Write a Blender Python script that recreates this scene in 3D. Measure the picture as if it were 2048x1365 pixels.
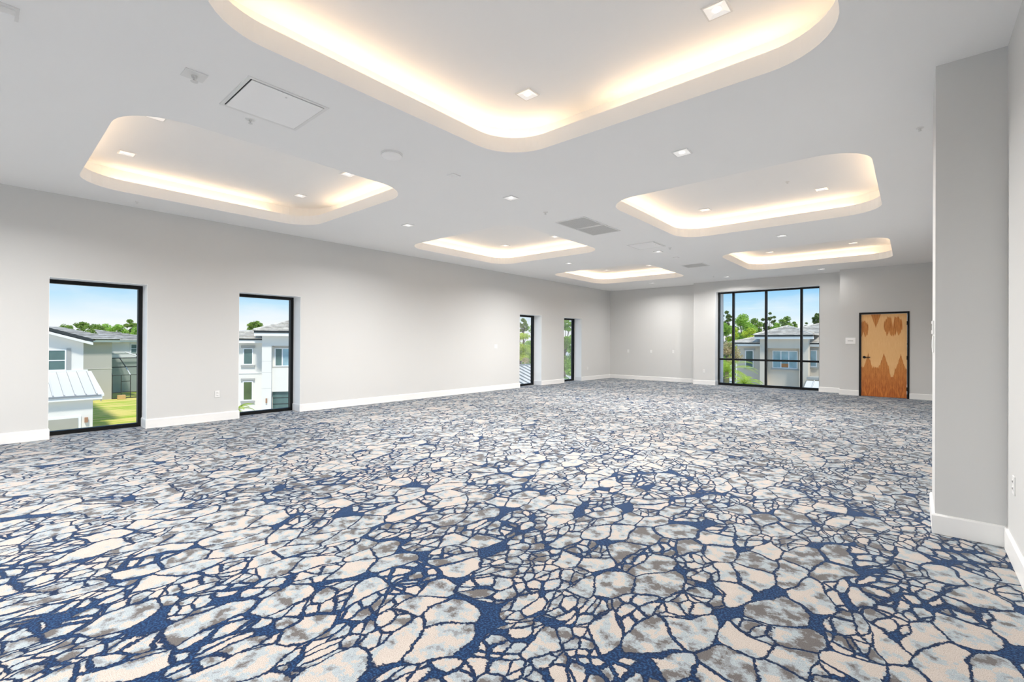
import bpy, bmesh, math, random
from mathutils import Vector, Matrix
from mathutils.geometry import tessellate_polygon

PI = math.pi
R = math.radians
random.seed(7)
SC = bpy.context.scene
for o in list(bpy.data.objects):
    bpy.data.objects.remove(o)
COL = SC.collection

# ------------------------------------------------------------------ camera, sky, sun, exposure
YAW, PITCH, ROLL, FPX, EYE = 0.7137, 0.0032, 0.0055, 924.905, 1.40
_f = Vector((-math.sin(YAW) * math.cos(PITCH), math.cos(YAW) * math.cos(PITCH), math.sin(PITCH)))
_r = Vector((math.cos(YAW), math.sin(YAW), 0))
_u = _r.cross(_f)
_r, _u = _r * math.cos(ROLL) + _u * math.sin(ROLL), -_r * math.sin(ROLL) + _u * math.cos(ROLL)
cam_data = bpy.data.cameras.new('camera')
cam = bpy.data.objects.new('camera', cam_data)
COL.objects.link(cam)
M = Matrix((( _r.x, _u.x, -_f.x), (_r.y, _u.y, -_f.y), (_r.z, _u.z, -_f.z))).to_4x4()
M.translation = Vector((0, 0, EYE))
cam.matrix_world = M
cam_data.sensor_width = 36.0
cam_data.lens = FPX / 2048 * 36.0
cam_data.clip_start = 0.02
cam_data.clip_end = 1000
SC.camera = cam

EXPOSURE = 0.0
SKY_STRENGTH = 1.05
SUN_STRENGTH = 4.0
LED_STRENGTH = 4.6
DOWNLIGHT_W = 103.0
SC.view_settings.view_transform = 'Standard'
SC.view_settings.look = 'None'
SC.view_settings.gamma = 1.0
SC.view_settings.use_curve_mapping = False
SC.view_settings.exposure = EXPOSURE
SC.cycles.max_bounces = 10
SC.cycles.diffuse_bounces = 7
SC.cycles.glossy_bounces = 3
SC.cycles.transparent_max_bounces = 16
SC.cycles.sample_clamp_indirect = 6.0

world = bpy.data.worlds.new('sky')
SC.world = world
world.use_nodes = True
wn, wl = world.node_tree.nodes, world.node_tree.links
wn.clear()


def wnode(t, **kw):
    n = wn.new(t)
    for k, v in kw.items():
        setattr(n, k, v)
    return n


w_out = wnode('ShaderNodeOutputWorld')
w_bg = wnode('ShaderNodeBackground')
w_tc = wnode('ShaderNodeTexCoord')
w_sep = wnode('ShaderNodeSeparateXYZ')
wl.new(w_tc.outputs['Generated'], w_sep.inputs[0])
w_ramp = wnode('ShaderNodeValToRGB')
el = w_ramp.color_ramp.elements
el[0].position, el[0].color = 0.0, (0.97, 0.98, 1.0, 1)
el[1].position, el[1].color = 1.0, (0.16, 0.40, 0.80, 1)
for p, c in ((0.03, (0.93, 0.97, 1.0, 1)), (0.07, (0.56, 0.81, 0.98, 1)), (0.115, (0.20, 0.57, 0.95, 1)), (0.3, (0.19, 0.49, 0.88, 1))):
    e = el.new(p)
    e.color = c
wl.new(w_sep.outputs['Z'], w_ramp.inputs[0])
w_map = wnode('ShaderNodeMapping')
w_map.inputs['Scale'].default_value = (3.0, 3.0, 11.0)
wl.new(w_tc.outputs['Generated'], w_map.inputs[0])
w_noise = wnode('ShaderNodeTexNoise')
w_noise.inputs['Scale'].default_value = 1.6
w_noise.inputs['Detail'].default_value = 6.0
wl.new(w_map.outputs[0], w_noise.inputs['Vector'])
w_cr = wnode('ShaderNodeValToRGB')
w_cr.color_ramp.elements[0].position = 0.52
w_cr.color_ramp.elements[0].color = (0, 0, 0, 1)
w_cr.color_ramp.elements[1].position = 0.78
w_cr.color_ramp.elements[1].color = (0.85, 0.85, 0.85, 1)
wl.new(w_noise.outputs['Fac'], w_cr.inputs[0])
w_mix = wnode('ShaderNodeMixRGB')
w_mix.inputs[2].default_value = (0.95, 0.97, 1.0, 1)
wl.new(w_cr.outputs[0], w_mix.inputs[0])
wl.new(w_ramp.outputs[0], w_mix.inputs[1])
wl.new(w_mix.outputs[0], w_bg.inputs['Color'])
w_bg.inputs['Strength'].default_value = SKY_STRENGTH
wl.new(w_bg.outputs[0], w_out.inputs[0])

sun_d = bpy.data.lights.new('sun', 'SUN')
sun_d.energy = SUN_STRENGTH
sun_d.angle = R(6)
sun_d.color = (1.0, 0.94, 0.84)
sun = bpy.data.objects.new('sun', sun_d)
COL.objects.link(sun)
sun.rotation_euler = Vector((-0.62, 0.34, -1.1)).to_track_quat('-Z', 'Y').to_euler()
sun.location = (10, -30, 40)

# ------------------------------------------------------------------ materials
MATS = {}


class NT:
    """small helper to write node trees"""

    def __init__(self, name):
        self.m = bpy.data.materials.new(name)
        self.m.use_nodes = True
        self.n = self.m.node_tree.nodes
        self.l = self.m.node_tree.links
        self.b = self.n['Principled BSDF']
        self.out = self.n['Material Output']

    def node(self, t, ins=None, **kw):
        n = self.n.new(t)
        for k, v in kw.items():
            setattr(n, k, v)
        for k, v in (ins or {}).items():
            self.set(n.inputs[k], v)
        return n

    def set(self, sock, v):
        if isinstance(v, bpy.types.NodeSocket):
            self.l.new(v, sock)
        elif hasattr(v, 'outputs'):
            self.l.new(v.outputs[0], sock)
        else:
            sock.default_value = v

    def math(self, op, a, b=0.0, c=0.0, clamp=False):
        n = self.n.new('ShaderNodeMath')
        n.operation = op
        n.use_clamp = clamp
        self.set(n.inputs[0], a)
        self.set(n.inputs[1], b)
        self.set(n.inputs[2], c)
        return n.outputs[0]

    def vmath(self, op, a, b=(0, 0, 0), scale=None):
        n = self.n.new('ShaderNodeVectorMath')
        n.operation = op
        self.set(n.inputs[0], a)
        self.set(n.inputs[1], b)
        if scale is not None:
            self.set(n.inputs['Scale'], scale)
        return n.outputs[0] if op not in ('LENGTH', 'DISTANCE', 'DOT_PRODUCT') else n.outputs['Value']

    def noise(self, vec, scale, detail=2.0, rough=0.5, out='Fac'):
        n = self.n.new('ShaderNodeTexNoise')
        self.set(n.inputs['Vector'], vec)
        self.set(n.inputs['Scale'], scale)
        self.set(n.inputs['Detail'], detail)
        self.set(n.inputs['Roughness'], rough)
        return n.outputs[out]

    def smooth(self, v, lo, hi):
        n = self.n.new('ShaderNodeMapRange')
        n.interpolation_type = 'SMOOTHSTEP'
        self.set(n.inputs['Value'], v)
        self.set(n.inputs['From Min'], lo)
        self.set(n.inputs['From Max'], hi)
        return n.outputs[0]

    def mix(self, fac, a, b, blend='MIX'):
        n = self.n.new('ShaderNodeMixRGB')
        n.blend_type = blend
        self.set(n.inputs[0], fac)
        self.set(n.inputs[1], a)
        self.set(n.inputs[2], b)
        return n.outputs[0]

    def ramp(self, fac, stops, interp='LINEAR'):
        n = self.n.new('ShaderNodeValToRGB')
        n.color_ramp.interpolation = interp
        e = n.color_ramp.elements
        e[0].position, e[0].color = stops[0][0], (*stops[0][1], 1)
        e[1].position, e[1].color = stops[-1][0], (*stops[-1][1], 1)
        for p, c in stops[1:-1]:
            x = e.new(p)
            x.color = (*c, 1)
        self.set(n.inputs[0], fac)
        return n.outputs[0]

    def bump(self, h, strength=0.2, dist=0.01):
        n = self.n.new('ShaderNodeBump')
        n.inputs['Strength'].default_value = strength
        n.inputs['Distance'].default_value = dist
        self.set(n.inputs['Height'], h)
        self.l.new(n.outputs[0], self.b.inputs['Normal'])


def flat(name, col, rough=0.6, var=0.03, scale=6.0, metal=0.0, bump=0.0, bscale=300.0, emit=None, spec=0.5):
    """plain painted / plastic / metal surface with a little procedural variation"""
    t = NT(name)
    tc = t.node('ShaderNodeTexCoord')
    v = t.noise(tc.outputs['Object'], scale, 4.0)
    lo = tuple(max(0, c * (1 - var)) for c in col) + (1,)
    hi = tuple(min(1, c * (1 + var)) for c in col) + (1,)
    c = t.mix(v, lo, hi)
    t.set(t.b.inputs['Base Color'], c)
    t.b.inputs['Roughness'].default_value = rough
    t.b.inputs['Metallic'].default_value = metal
    t.b.inputs['Specular IOR Level'].default_value = spec
    if bump:
        t.bump(t.noise(tc.outputs['Object'], bscale, 2.0), bump, 0.004)
    if emit:
        t.b.inputs['Emission Color'].default_value = (*emit[0], 1)
        t.b.inputs['Emission Strength'].default_value = emit[1]
    MATS[name] = t.m
    return t.m


wall_m = flat('painted_wall', (0.665, 0.665, 0.655), 0.62, 0.012, 1.5, bump=0.05, bscale=220)
ceil_m = flat('ceiling_paint', (0.935, 0.935, 0.93), 0.75, 0.008, 1.5, bump=0.04, bscale=220)
trim_m = flat('trim_paint', (0.88, 0.875, 0.86), 0.38, 0.01, 3)
daylit_lining_m = flat('window_lining_paint', (0.95, 0.95, 0.94), 0.45, 0.01, 3)  # whiter than the walls: skylight on the reveals is put into this colour
white_m = flat('white_plastic', (0.82, 0.82, 0.81), 0.35, 0.02, 20)
panel_m = flat('access_panel_paint', (0.985, 0.985, 0.985), 0.5, 0.015, 9)
grille_m = flat('grille_metal', (0.66, 0.66, 0.65), 0.45, 0.02, 20)
dark_m = flat('dark_gap', (0.03, 0.03, 0.03), 0.8, 0.1, 20)
steel_m = flat('sprinkler_steel', (0.70, 0.70, 0.69), 0.35, 0.05, 30, metal=0.35)
black_m = flat('black_aluminium', (0.006, 0.0065, 0.007), 0.45, 0.1, 12, spec=0.25)
lens_m = flat('downlight_lens', (0.9, 0.9, 0.88), 0.4, 0.01, 10, emit=((1, 0.97, 0.92), 1.1))
refl_m = flat('downlight_reflector', (0.88, 0.87, 0.85), 0.25, 0.02, 20, emit=((1, 0.97, 0.93), 0.32))
led_m = flat('led_tape', (1, 0.9, 0.8), 0.5, 0.01, 10, emit=((1.0, 0.715, 0.45), LED_STRENGTH))
stucco_m = flat('white_stucco', (0.80, 0.775, 0.72), 0.85, 0.04, 1.2, bump=0.1, bscale=60)
grey_stucco_m = flat('grey_stucco', (0.50, 0.48, 0.455), 0.85, 0.04, 1.2, bump=0.1, bscale=60)
beige_stucco_m = flat('beige_stucco', (0.66, 0.595, 0.50), 0.85, 0.04, 1.2, bump=0.1, bscale=60)
soffit_m = flat('white_fascia', (0.86, 0.86, 0.83), 0.6, 0.02, 3)
gutter_m = flat('dark_gutter', (0.035, 0.04, 0.04), 0.5, 0.1, 5)
housetrim_m = flat('grey_house_trim', (0.40, 0.40, 0.38), 0.7, 0.05, 4)
vinyl_m = flat('white_window_vinyl', (0.88, 0.89, 0.90), 0.4, 0.01, 5)
metalroof_m = flat('white_metal_roof', (0.66, 0.65, 0.63), 0.6, 0.03, 2, spec=0.25)
seam_m = flat('metal_roof_seam', (0.25, 0.27, 0.28), 0.4, 0.03, 2)
garage_m = flat('garage_door_paint', (0.42, 0.40, 0.34), 0.6, 0.06, 2)
copper_m = flat('copper_lamp', (0.45, 0.25, 0.15), 0.45, 0.1, 10, metal=0.4)
cage_m = flat('bronze_aluminium', (0.035, 0.04, 0.04), 0.5, 0.1, 5)
cage_white_m = flat('white_cage_beam', (0.72, 0.73, 0.72), 0.5, 0.02, 5)
bark_m = flat('bark', (0.17, 0.14, 0.11), 0.9, 0.35, 8, bump=0.4, bscale=30)
stem_m = flat('palm_stem', (0.25, 0.22, 0.10), 0.8, 0.2, 10)
conc_m = flat('grey_flat_roof', (0.36, 0.36, 0.34), 0.85, 0.08, 2)
tan_m = flat('tan_box', (0.62, 0.40, 0.18), 0.7, 0.1, 4)
brown_m = flat('warm_interior', (0.45, 0.20, 0.07), 0.6, 0.2, 3)


def leaf_mat(name, c1, c2):
    t = NT(name)
    oi = t.node('ShaderNodeTexCoord')
    v = t.noise(oi.outputs['Object'], 1.3, 3.0)
    v2 = t.noise(oi.outputs['Object'], 6.0, 2.0)
    vv = t.smooth(t.math('MULTIPLY_ADD', v2, 0.5, t.math('MULTIPLY', v, 0.5)), 0.36, 0.64)
    t.set(t.b.inputs['Base Color'], t.mix(vv, (*c1, 1), (*c2, 1)))
    t.b.inputs['Roughness'].default_value = 0.6
    tr = t.node('ShaderNodeBsdfTranslucent', {'Color': (*[min(1, c * 1.5) for c in c2], 1)})
    ms = t.node('ShaderNodeMixShader', {0: 0.3})
    t.l.new(t.b.outputs[0], ms.inputs[1])
    t.l.new(tr.outputs[0], ms.inputs[2])
    t.l.new(ms.outputs[0], t.out.inputs[0])
    return t.m


leaf_dark = leaf_mat('leaf_dark_green', (0.08, 0.15, 0.022), (0.32, 0.44, 0.08))
leaf_mid = leaf_mat('leaf_mid_green', (0.13, 0.26, 0.03), (0.46, 0.64, 0.12))
leaf_lime = leaf_mat('leaf_lime_green', (0.22, 0.36, 0.02), (0.66, 0.76, 0.10))
leaf_pine = leaf_mat('leaf_pine_green', (0.06, 0.11, 0.03), (0.24, 0.31, 0.09))
leaf_palm = leaf_mat('leaf_palm_green', (0.15, 0.26, 0.02), (0.44, 0.55, 0.06))
leaf_peach = leaf_mat('leaf_peach_green', (0.22, 0.27, 0.06), (0.62, 0.47, 0.30))


def glass_mat(name, tint=(1, 1, 1), refl=1.0):
    t = NT(name)
    t.n.remove(t.b)
    tr = t.node('ShaderNodeBsdfTransparent', {'Color': (*tint, 1)})
    gl = t.node('ShaderNodeBsdfGlossy', {'Color': (1, 1, 1, 1), 'Roughness': 0.0})
    fr = t.node('ShaderNodeFresnel', {'IOR': 1.45})
    ms = t.node('ShaderNodeMixShader', {0: t.math('MULTIPLY', fr.outputs[0], refl)})
    t.l.new(tr.outputs[0], ms.inputs[1])
    t.l.new(gl.outputs[0], ms.inputs[2])
    t.l.new(ms.outputs[0], t.out.inputs[0])
    return t.m


pane_m = glass_mat('window_glass', (0.985, 0.99, 0.985), 0.22)
screen_m = None


def screen_mat():
    t = NT('insect_screen')
    t.n.remove(t.b)
    tr = t.node('ShaderNodeBsdfTransparent', {'Color': (1, 1, 1, 1)})
    di = t.node('ShaderNodeBsdfDiffuse', {'Color': (0.05, 0.07, 0.065, 1)})
    ms = t.node('ShaderNodeMixShader', {0: 0.20})
    t.l.new(tr.outputs[0], ms.inputs[1])
    t.l.new(di.outputs[0], ms.inputs[2])
    t.l.new(ms.outputs[0], t.out.inputs[0])
    return t.m


screen_m = screen_mat()
far_glass_m = flat('house_window_glass', (0.10, 0.17, 0.16), 0.06, 0.35, 2.0, spec=0.6)
far_glass_blue_m = flat('house_window_glass_blue', (0.30, 0.46, 0.52), 0.06, 0.5, 1.6, spec=0.6)
far_glass_green_m = flat('house_window_glass_green', (0.08, 0.12, 0.04), 0.06, 0.5, 1.6, spec=0.6)


def tile_mat(name, c1, c2):
    t = NT(name)
    tc = t.node('ShaderNodeTexCoord')
    v = t.noise(tc.outputs['Object'], 2.4, 5.0)
    br = t.node('ShaderNodeTexBrick', {'Vector': tc.outputs['Object'], 'Scale': 1.0, 'Color1': (0.85, 0.85, 0.85, 1),
                                       'Color2': (1, 1, 1, 1), 'Mortar': (0.75, 0.75, 0.75, 1), 'Brick Width': 0.34, 'Row Height': 0.4})
    c = t.mix(t.smooth(v, 0.35, 0.65), (*c1, 1), (*c2, 1))
    t.set(t.b.inputs['Base Color'], t.mix(0.6, c, br.outputs[0], 'MULTIPLY'))
    t.b.inputs['Roughness'].default_value = 0.85
    return t.m


tile_m = tile_mat('roof_tile_light', (0.50, 0.46, 0.41), (0.74, 0.69, 0.62))
tile_grey_m = tile_mat('roof_tile_grey', (0.38, 0.36, 0.335), (0.56, 0.53, 0.49))


def lawn_mat():
    t = NT('lawn_grass')
    tc = t.node('ShaderNodeTexCoord')
    o = tc.outputs['Object']
    big = t.noise(o, 0.10, 3.0)
    st = t.node('ShaderNodeMapping', {'Vector': o, 'Scale': (1.6, 0.28, 1.0)})
    mid = t.noise(st.outputs[0], 1.1, 5.0)
    fine = t.noise(o, 9.0, 3.0)
    g = t.mix(fine, (0.20, 0.36, 0.012, 1), (0.42, 0.56, 0.03, 1))
    dry = t.mix(fine, (0.62, 0.52, 0.10, 1), (0.80, 0.66, 0.24, 1))
    f = t.smooth(t.math('ADD', t.math('MULTIPLY', mid, 0.75), t.math('MULTIPLY', big, 0.25)), 0.40, 0.58)
    t.set(t.b.inputs['Base Color'], t.mix(f, g, dry))
    t.b.inputs['Roughness'].default_value = 0.95
    return t.m


lawn_m = lawn_mat()


def carpet_mat():
    t = NT('stone_pattern_carpet')
    tc = t.node('ShaderNodeTexCoord')
    p = tc.outputs['Object']
    # wandering of the cell outlines: large bends, small wobble, ragged pile
    w1 = t.vmath('SUBTRACT', t.noise(p, 1.1, 2.0, out='Color'), (0.5, 0.5, 0.5))
    w2 = t.vmath('SUBTRACT', t.noise(p, 5.5, 2.0, out='Color'), (0.5, 0.5, 0.5))
    w3 = t.vmath('SUBTRACT', t.noise(p, 70.0, 1.0, out='Color'), (0.5, 0.5, 0.5))
    q = t.vmath('ADD', p, t.vmath('SCALE', w1, scale=0.42))
    q = t.vmath('ADD', q, t.vmath('SCALE', w2, scale=0.085))
    q = t.vmath('ADD', q, t.vmath('SCALE', w3, scale=0.022))
    mp = t.node('ShaderNodeMapping', {'Vector': q, 'Rotation': (0, 0, R(-35)), 'Scale': (1.28, 0.82, 0.0)})
    q = mp.outputs[0]

    def voro(scale, feature, out):
        n = t.node('ShaderNodeTexVoronoi', {'Vector': q, 'Scale': scale}, voronoi_dimensions='2D', feature=feature)
        return n.outputs[out]

    SA, SB = 4.4, 9.8
    da = t.math('DIVIDE', voro(SA, 'DISTANCE_TO_EDGE', 'Distance'), SA)
    fa = voro(SA, 'F1', 'Distance')
    ca = voro(SA, 'F1', 'Color')
    db = t.math('DIVIDE', voro(SB, 'DISTANCE_TO_EDGE', 'Distance'), SB)
    fb = voro(SB, 'F1', 'Distance')
    cb = voro(SB, 'F1', 'Color')
    sa = t.node('ShaderNodeSeparateColor', {0: ca})
    sb = t.node('ShaderNodeSeparateColor', {0: cb})
    # rounded stones: outline also limited by the distance from the stone's middle
    far = t.smooth(t.vmath('DISTANCE', p, (-1.0, 1.2, 0.0)), 1.5, 6.5)      # the web is broadest at one end of the pattern
    rm = t.math('MULTIPLY_ADD', far, 0.08, 0.755)
    ra = t.math('MULTIPLY', t.math('SUBTRACT', rm, fa), 0.22)
    rb = t.math('MULTIPLY', t.math('SUBTRACT', rm, fb), 0.10)
    da = t.math('MINIMUM', da, ra)
    db = t.math('MINIMUM', db, rb)
    sub = t.math('GREATER_THAN', sa.outputs[0], 0.5)             # some big stones are split into small ones
    db2 = t.math('ADD', db, t.math('MULTIPLY', t.math('SUBTRACT', 1.0, sub), 1.0))
    d = t.math('MINIMUM', da, db2)
    thick = t.math('MULTIPLY_ADD', t.smooth(t.noise(p, 1.9, 2.0), 0.44, 0.70), t.math('MULTIPLY_ADD', far, -0.006, 0.010), t.math('MULTIPLY_ADD', far, -0.0018, 0.0074))
    stone = t.smooth(t.math('SUBTRACT', d, thick), -0.002, 0.003)
    rim = t.smooth(t.math('SUBTRACT', d, thick), -0.012, -0.003)
    # stone colours
    rnd = t.math('MULTIPLY_ADD', sub, t.math('SUBTRACT', sb.outputs[1], sa.outputs[1]), sa.outputs[1])
    pj = t.vmath('ADD', p, t.vmath('SCALE', w3, scale=0.03))
    mott = t.noise(pj, 9.5, 3.0, 0.55)
    big = t.noise(p, 0.55, 2.0)
    v = t.math('ADD', t.math('MULTIPLY_ADD', mott, 1.35, -0.185), t.math('MULTIPLY', t.math('SUBTRACT', rnd, 0.5), 0.20))
    v = t.math('ADD', v, t.math('MULTIPLY', t.math('SUBTRACT', big, 0.5), 0.30))
    v = t.math('ADD', v, t.math('MULTIPLY_ADD', far, -0.02, 0.012))
    stone_c = t.ramp(v, [(0.0, (0.115, 0.105, 0.102)), (0.355, (0.125, 0.115, 0.112)), (0.372, (0.205, 0.212, 0.22)), (0.43, (0.24, 0.258, 0.272)),
                         (0.445, (0.305, 0.345, 0.37)), (0.538, (0.34, 0.385, 0.41)), (0.552, (0.435, 0.385, 0.345)), (1.0, (0.48, 0.425, 0.385))])
    # navy ground with lighter flecks and a darker rim against the stones
    fl = t.smooth(t.noise(p, 95.0, 2.0), 0.42, 0.66)
    navy = t.mix(fl, (0.0045, 0.017, 0.060, 1), (0.018, 0.066, 0.165, 1))
    navy = t.mix(t.math('MULTIPLY', rim, 0.75), navy, (0.006, 0.012, 0.035, 1))
    c = t.mix(stone, navy, stone_c)
    grain = t.noise(p, 260.0, 2.0, 0.75)
    gm = t.ramp(grain, [(0.28, (0.50, 0.50, 0.50)), (0.5, (0.98, 0.98, 0.98)), (0.72, (1.3, 1.3, 1.3))])
    c = t.mix(1.0, c, gm, 'MULTIPLY')
    t.set(t.b.inputs['Base Color'], c)
    t.b.inputs['Roughness'].default_value = 0.8
    t.b.inputs['Specular IOR Level'].default_value = 0.15
    t.b.inputs['Sheen Weight'].default_value = 0.75
    t.b.inputs['Sheen Roughness'].default_value = 0.16
    t.b.inputs['Sheen Tint'].default_value = (0.74, 0.88, 1.0, 1)
    h = t.math('ADD', t.math('MULTIPLY', grain, 0.6), t.math('MULTIPLY', stone, 0.5))
    t.bump(h, 0.5, 0.006)
    return t.m


carpet_m = carpet_mat()


def door_wood():
    """book-matched veneer: pale heartwood lobes over darker orange figure; object x 0..0.95, z 0..2.17"""
    t = NT('birch_veneer')
    tc = t.node('ShaderNodeTexCoord')
    s = t.node('ShaderNodeSeparateXYZ', {0: tc.outputs['Object']})
    x = t.math('DIVIDE', s.outputs['X'], 0.95)
    z = t.math('DIVIDE', s.outputs['Z'], 2.17)
    # mirrored leaf coordinate (period .36 of the width)
    ph = t.math('PINGPONG', t.math('ADD', x, 0.215), 0.18)
    mir = t.node('ShaderNodeCombineXYZ', {0: t.math('MULTIPLY', ph, 9.0), 1: 0.0, 2: t.math('MULTIPLY', z, 2.2)})
    n1 = t.noise(mir.outputs[0], 2.6, 4.0, 0.6)
    n2 = t.noise(mir.outputs[0], 6.0, 3.0, 0.6)
    jag = t.noise(t.node('ShaderNodeCombineXYZ', {0: t.math('MULTIPLY', x, 26.0), 1: 0.0, 2: t.math('MULTIPLY', z, 1.5)}).outputs[0], 1.6, 3.0, 0.6)
    jag = t.math('SUBTRACT', jag, 0.5)

    def absx(c):
        return t.math('ABSOLUTE', t.math('SUBTRACT', x, c))

    # lower edge of the pale field: level, with narrow dark peaks and one long pale tongue
    zb = 0.362
    for c, w_, h_ in ((0.155, 0.10, 0.17), (0.505, 0.12, 0.175), (0.865, 0.10, 0.17)):
        pk = t.math('MULTIPLY', t.math('POWER', t.math('MAXIMUM', t.math('SUBTRACT', 1.0, t.math('DIVIDE', absx(c), w_)), 0.0), 1.25), h_)
        zb = t.math('ADD', zb, pk)
    q2 = t.math('DIVIDE', absx(0.68), 0.062)
    tongue = t.math('MULTIPLY_ADD', t.math('POWER', q2, 3.0), 0.10, 0.255)
    zb = t.math('MINIMUM', zb, tongue)
    zb = t.math('ADD', zb, t.math('MULTIPLY', jag, 0.09))
    dark_low = t.smooth(t.math('SUBTRACT', zb, z), -0.006, 0.010)

    def blob(cx, cz, rx, rz):
        dx = t.math('DIVIDE', absx(cx), rx)
        dz = t.math('DIVIDE', t.math('SUBTRACT', t.math('ADD', z, t.math('MULTIPLY', jag, 0.14)), cz), rz)
        d = t.math('ADD', t.math('POWER', dx, 3.0), t.math('MULTIPLY', dz, dz))
        return t.math('SUBTRACT', 1.0, t.smooth(d, 0.9, 1.05))

    b1 = blob(0.70, 0.865, 0.20, 0.12)
    b2 = blob(0.045, 0.83, 0.115, 0.10)
    vx = t.math('ADD', absx(0.325), t.math('MULTIPLY', jag, 0.02))
    b3 = t.smooth(t.math('SUBTRACT', t.math('MULTIPLY', t.math('SUBTRACT', z, 0.845), 0.68), vx), -0.004, 0.008)

    def notch(c, z0, k, up=True):
        dz = t.math('SUBTRACT', z, z0) if up else t.math('SUBTRACT', z0, z)
        return t.smooth(t.math('SUBTRACT', absx(c), t.math('MULTIPLY', t.math('ADD', dz, t.math('MULTIPLY', jag, 0.03)), k)), -0.003, 0.008)

    b1 = t.math('MULTIPLY', b1, t.math('MULTIPLY', notch(0.695, 0.85, 0.25), t.math('MULTIPLY', notch(0.615, 0.805, 0.5, False), notch(0.78, 0.805, 0.5, False))))
    b2 = t.math('MULTIPLY', b2, notch(0.045, 0.80, 0.5, False))
    dk = t.math('MAXIMUM', t.math('MAXIMUM', dark_low, b1), t.math('MAXIMUM', b2, b3))
    pale = t.mix(n2, (0.80, 0.43, 0.155, 1), (0.95, 0.60, 0.27, 1))
    n3 = t.noise(mir.outputs[0], 3.4, 5.0, 0.7)
    n2 = t.smooth(t.math('ADD', t.math('MULTIPLY', n2, 0.45), t.math('MULTIPLY', n3, 0.55)), 0.36, 0.64)
    dark = t.mix(n2, (0.46, 0.135, 0.016, 1), (0.72, 0.29, 0.06, 1))
    dark = t.mix(t.smooth(z, 0.0, 0.45), t.mix(n2, (0.36, 0.075, 0.006, 1), (0.66, 0.21, 0.03, 1)), dark)
    t.set(t.b.inputs['Base Color'], t.mix(dk, pale, dark))
    t.b.inputs['Roughness'].default_value = 0.5
    return t.m


door_m = door_wood()

# ------------------------------------------------------------------ mesh helpers


class MB:
    """collects vertices and faces of ONE mesh object"""

    def __init__(self):
        self.v, self.f = [], []

    def add(self, verts, faces):
        k = len(self.v)
        self.v += [tuple(p) for p in verts]
        self.f += [tuple(i + k for i in f) for f in faces]
        return self

    def box(self, x0, x1, y0, y1, z0, z1):
        return self.add([(x0, y0, z0), (x1, y0, z0), (x1, y1, z0), (x0, y1, z0), (x0, y0, z1), (x1, y0, z1), (x1, y1, z1), (x0, y1, z1)],
                        [(0, 3, 2, 1), (4, 5, 6, 7), (0, 1, 5, 4), (1, 2, 6, 5), (2, 3, 7, 6), (3, 0, 4, 7)])

    def bar(self, a, b, r, n=6, r2=None):
        a, b = Vector(a), Vector(b)
        d = (b - a).normalized()
        s = d.orthogonal().normalized()
        w = d.cross(s)
        r2 = r if r2 is None else r2
        vs = []
        for c, rr in ((a, r), (b, r2)):
            for i in range(n):
                t = 2 * PI * i / n
                vs.append(c + (s * math.cos(t) + w * math.sin(t)) * rr)
        fs = [(i, (i + 1) % n, n + (i + 1) % n, n + i) for i in range(n)]
        fs += [tuple(range(n - 1, -1, -1)), tuple(range(n, 2 * n))]
        return self.add(vs, fs)

    def lathe(self, prof, n=24, c=(0, 0, 0), axis='Z'):
        vs = []
        for (r, h) in prof:
            for i in range(n):
                t = 2 * PI * i / n
                p = (r * math.cos(t), r * math.sin(t), h)
                if axis == 'Y':
                    p = (p[0], p[2], p[1])
                elif axis == 'X':
                    p = (p[2], p[0], p[1])
                vs.append((c[0] + p[0], c[1] + p[1], c[2] + p[2]))
        fs = []
        for j in range(len(prof) - 1):
            for i in range(n):
                fs.append((j * n + i, j * n + (i + 1) % n, (j + 1) * n + (i + 1) % n, (j + 1) * n + i))
        fs += [tuple(range(n - 1, -1, -1)), tuple(range((len(prof) - 1) * n, len(prof) * n))]
        return self.add(vs, fs)

    def build(self, name, mat, parent=None, loc=None, smooth=False, bevel=0.0):
        me = bpy.data.meshes.new(name)
        me.from_pydata(self.v, [], self.f)
        me.materials.append(mat)
        bm = bmesh.new()
        bm.from_mesh(me)
        bmesh.ops.recalc_face_normals(bm, faces=bm.faces)
        if bevel:
            bmesh.ops.bevel(bm, geom=list(bm.edges), offset=bevel, segments=2, affect='EDGES', profile=0.6)
        bm.to_mesh(me)
        bm.free()
        if smooth:
            for p in me.polygons:
                p.use_smooth = True
        return link(name, me, parent, loc)


def link(name, me, parent=None, loc=None):
    o = bpy.data.objects.new(name, me)
    COL.objects.link(o)
    if parent is not None:
        o.parent = parent
    if loc is not None:
        o.location = loc
    return o


def empty(name, loc=(0, 0, 0), rz=0.0):
    o = bpy.data.objects.new(name, None)
    COL.objects.link(o)
    o.location = loc
    o.rotation_euler = (0, 0, rz)
    o.empty_display_size = 0.1
    return o


def tag(o, label=None, cat=None, group=None, kind=None):
    if label:
        o['label'] = label
    if cat:
        o['category'] = cat
    if group:
        o['group'] = group
    if kind:
        o['kind'] = kind
    return o


def copy_tree(o, parent=None):
    c = o.copy()
    COL.objects.link(c)
    c.parent = parent
    for ch in list(o.children):
        if ch.type != 'LIGHT':
            copy_tree(ch, c)
    return c


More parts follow.
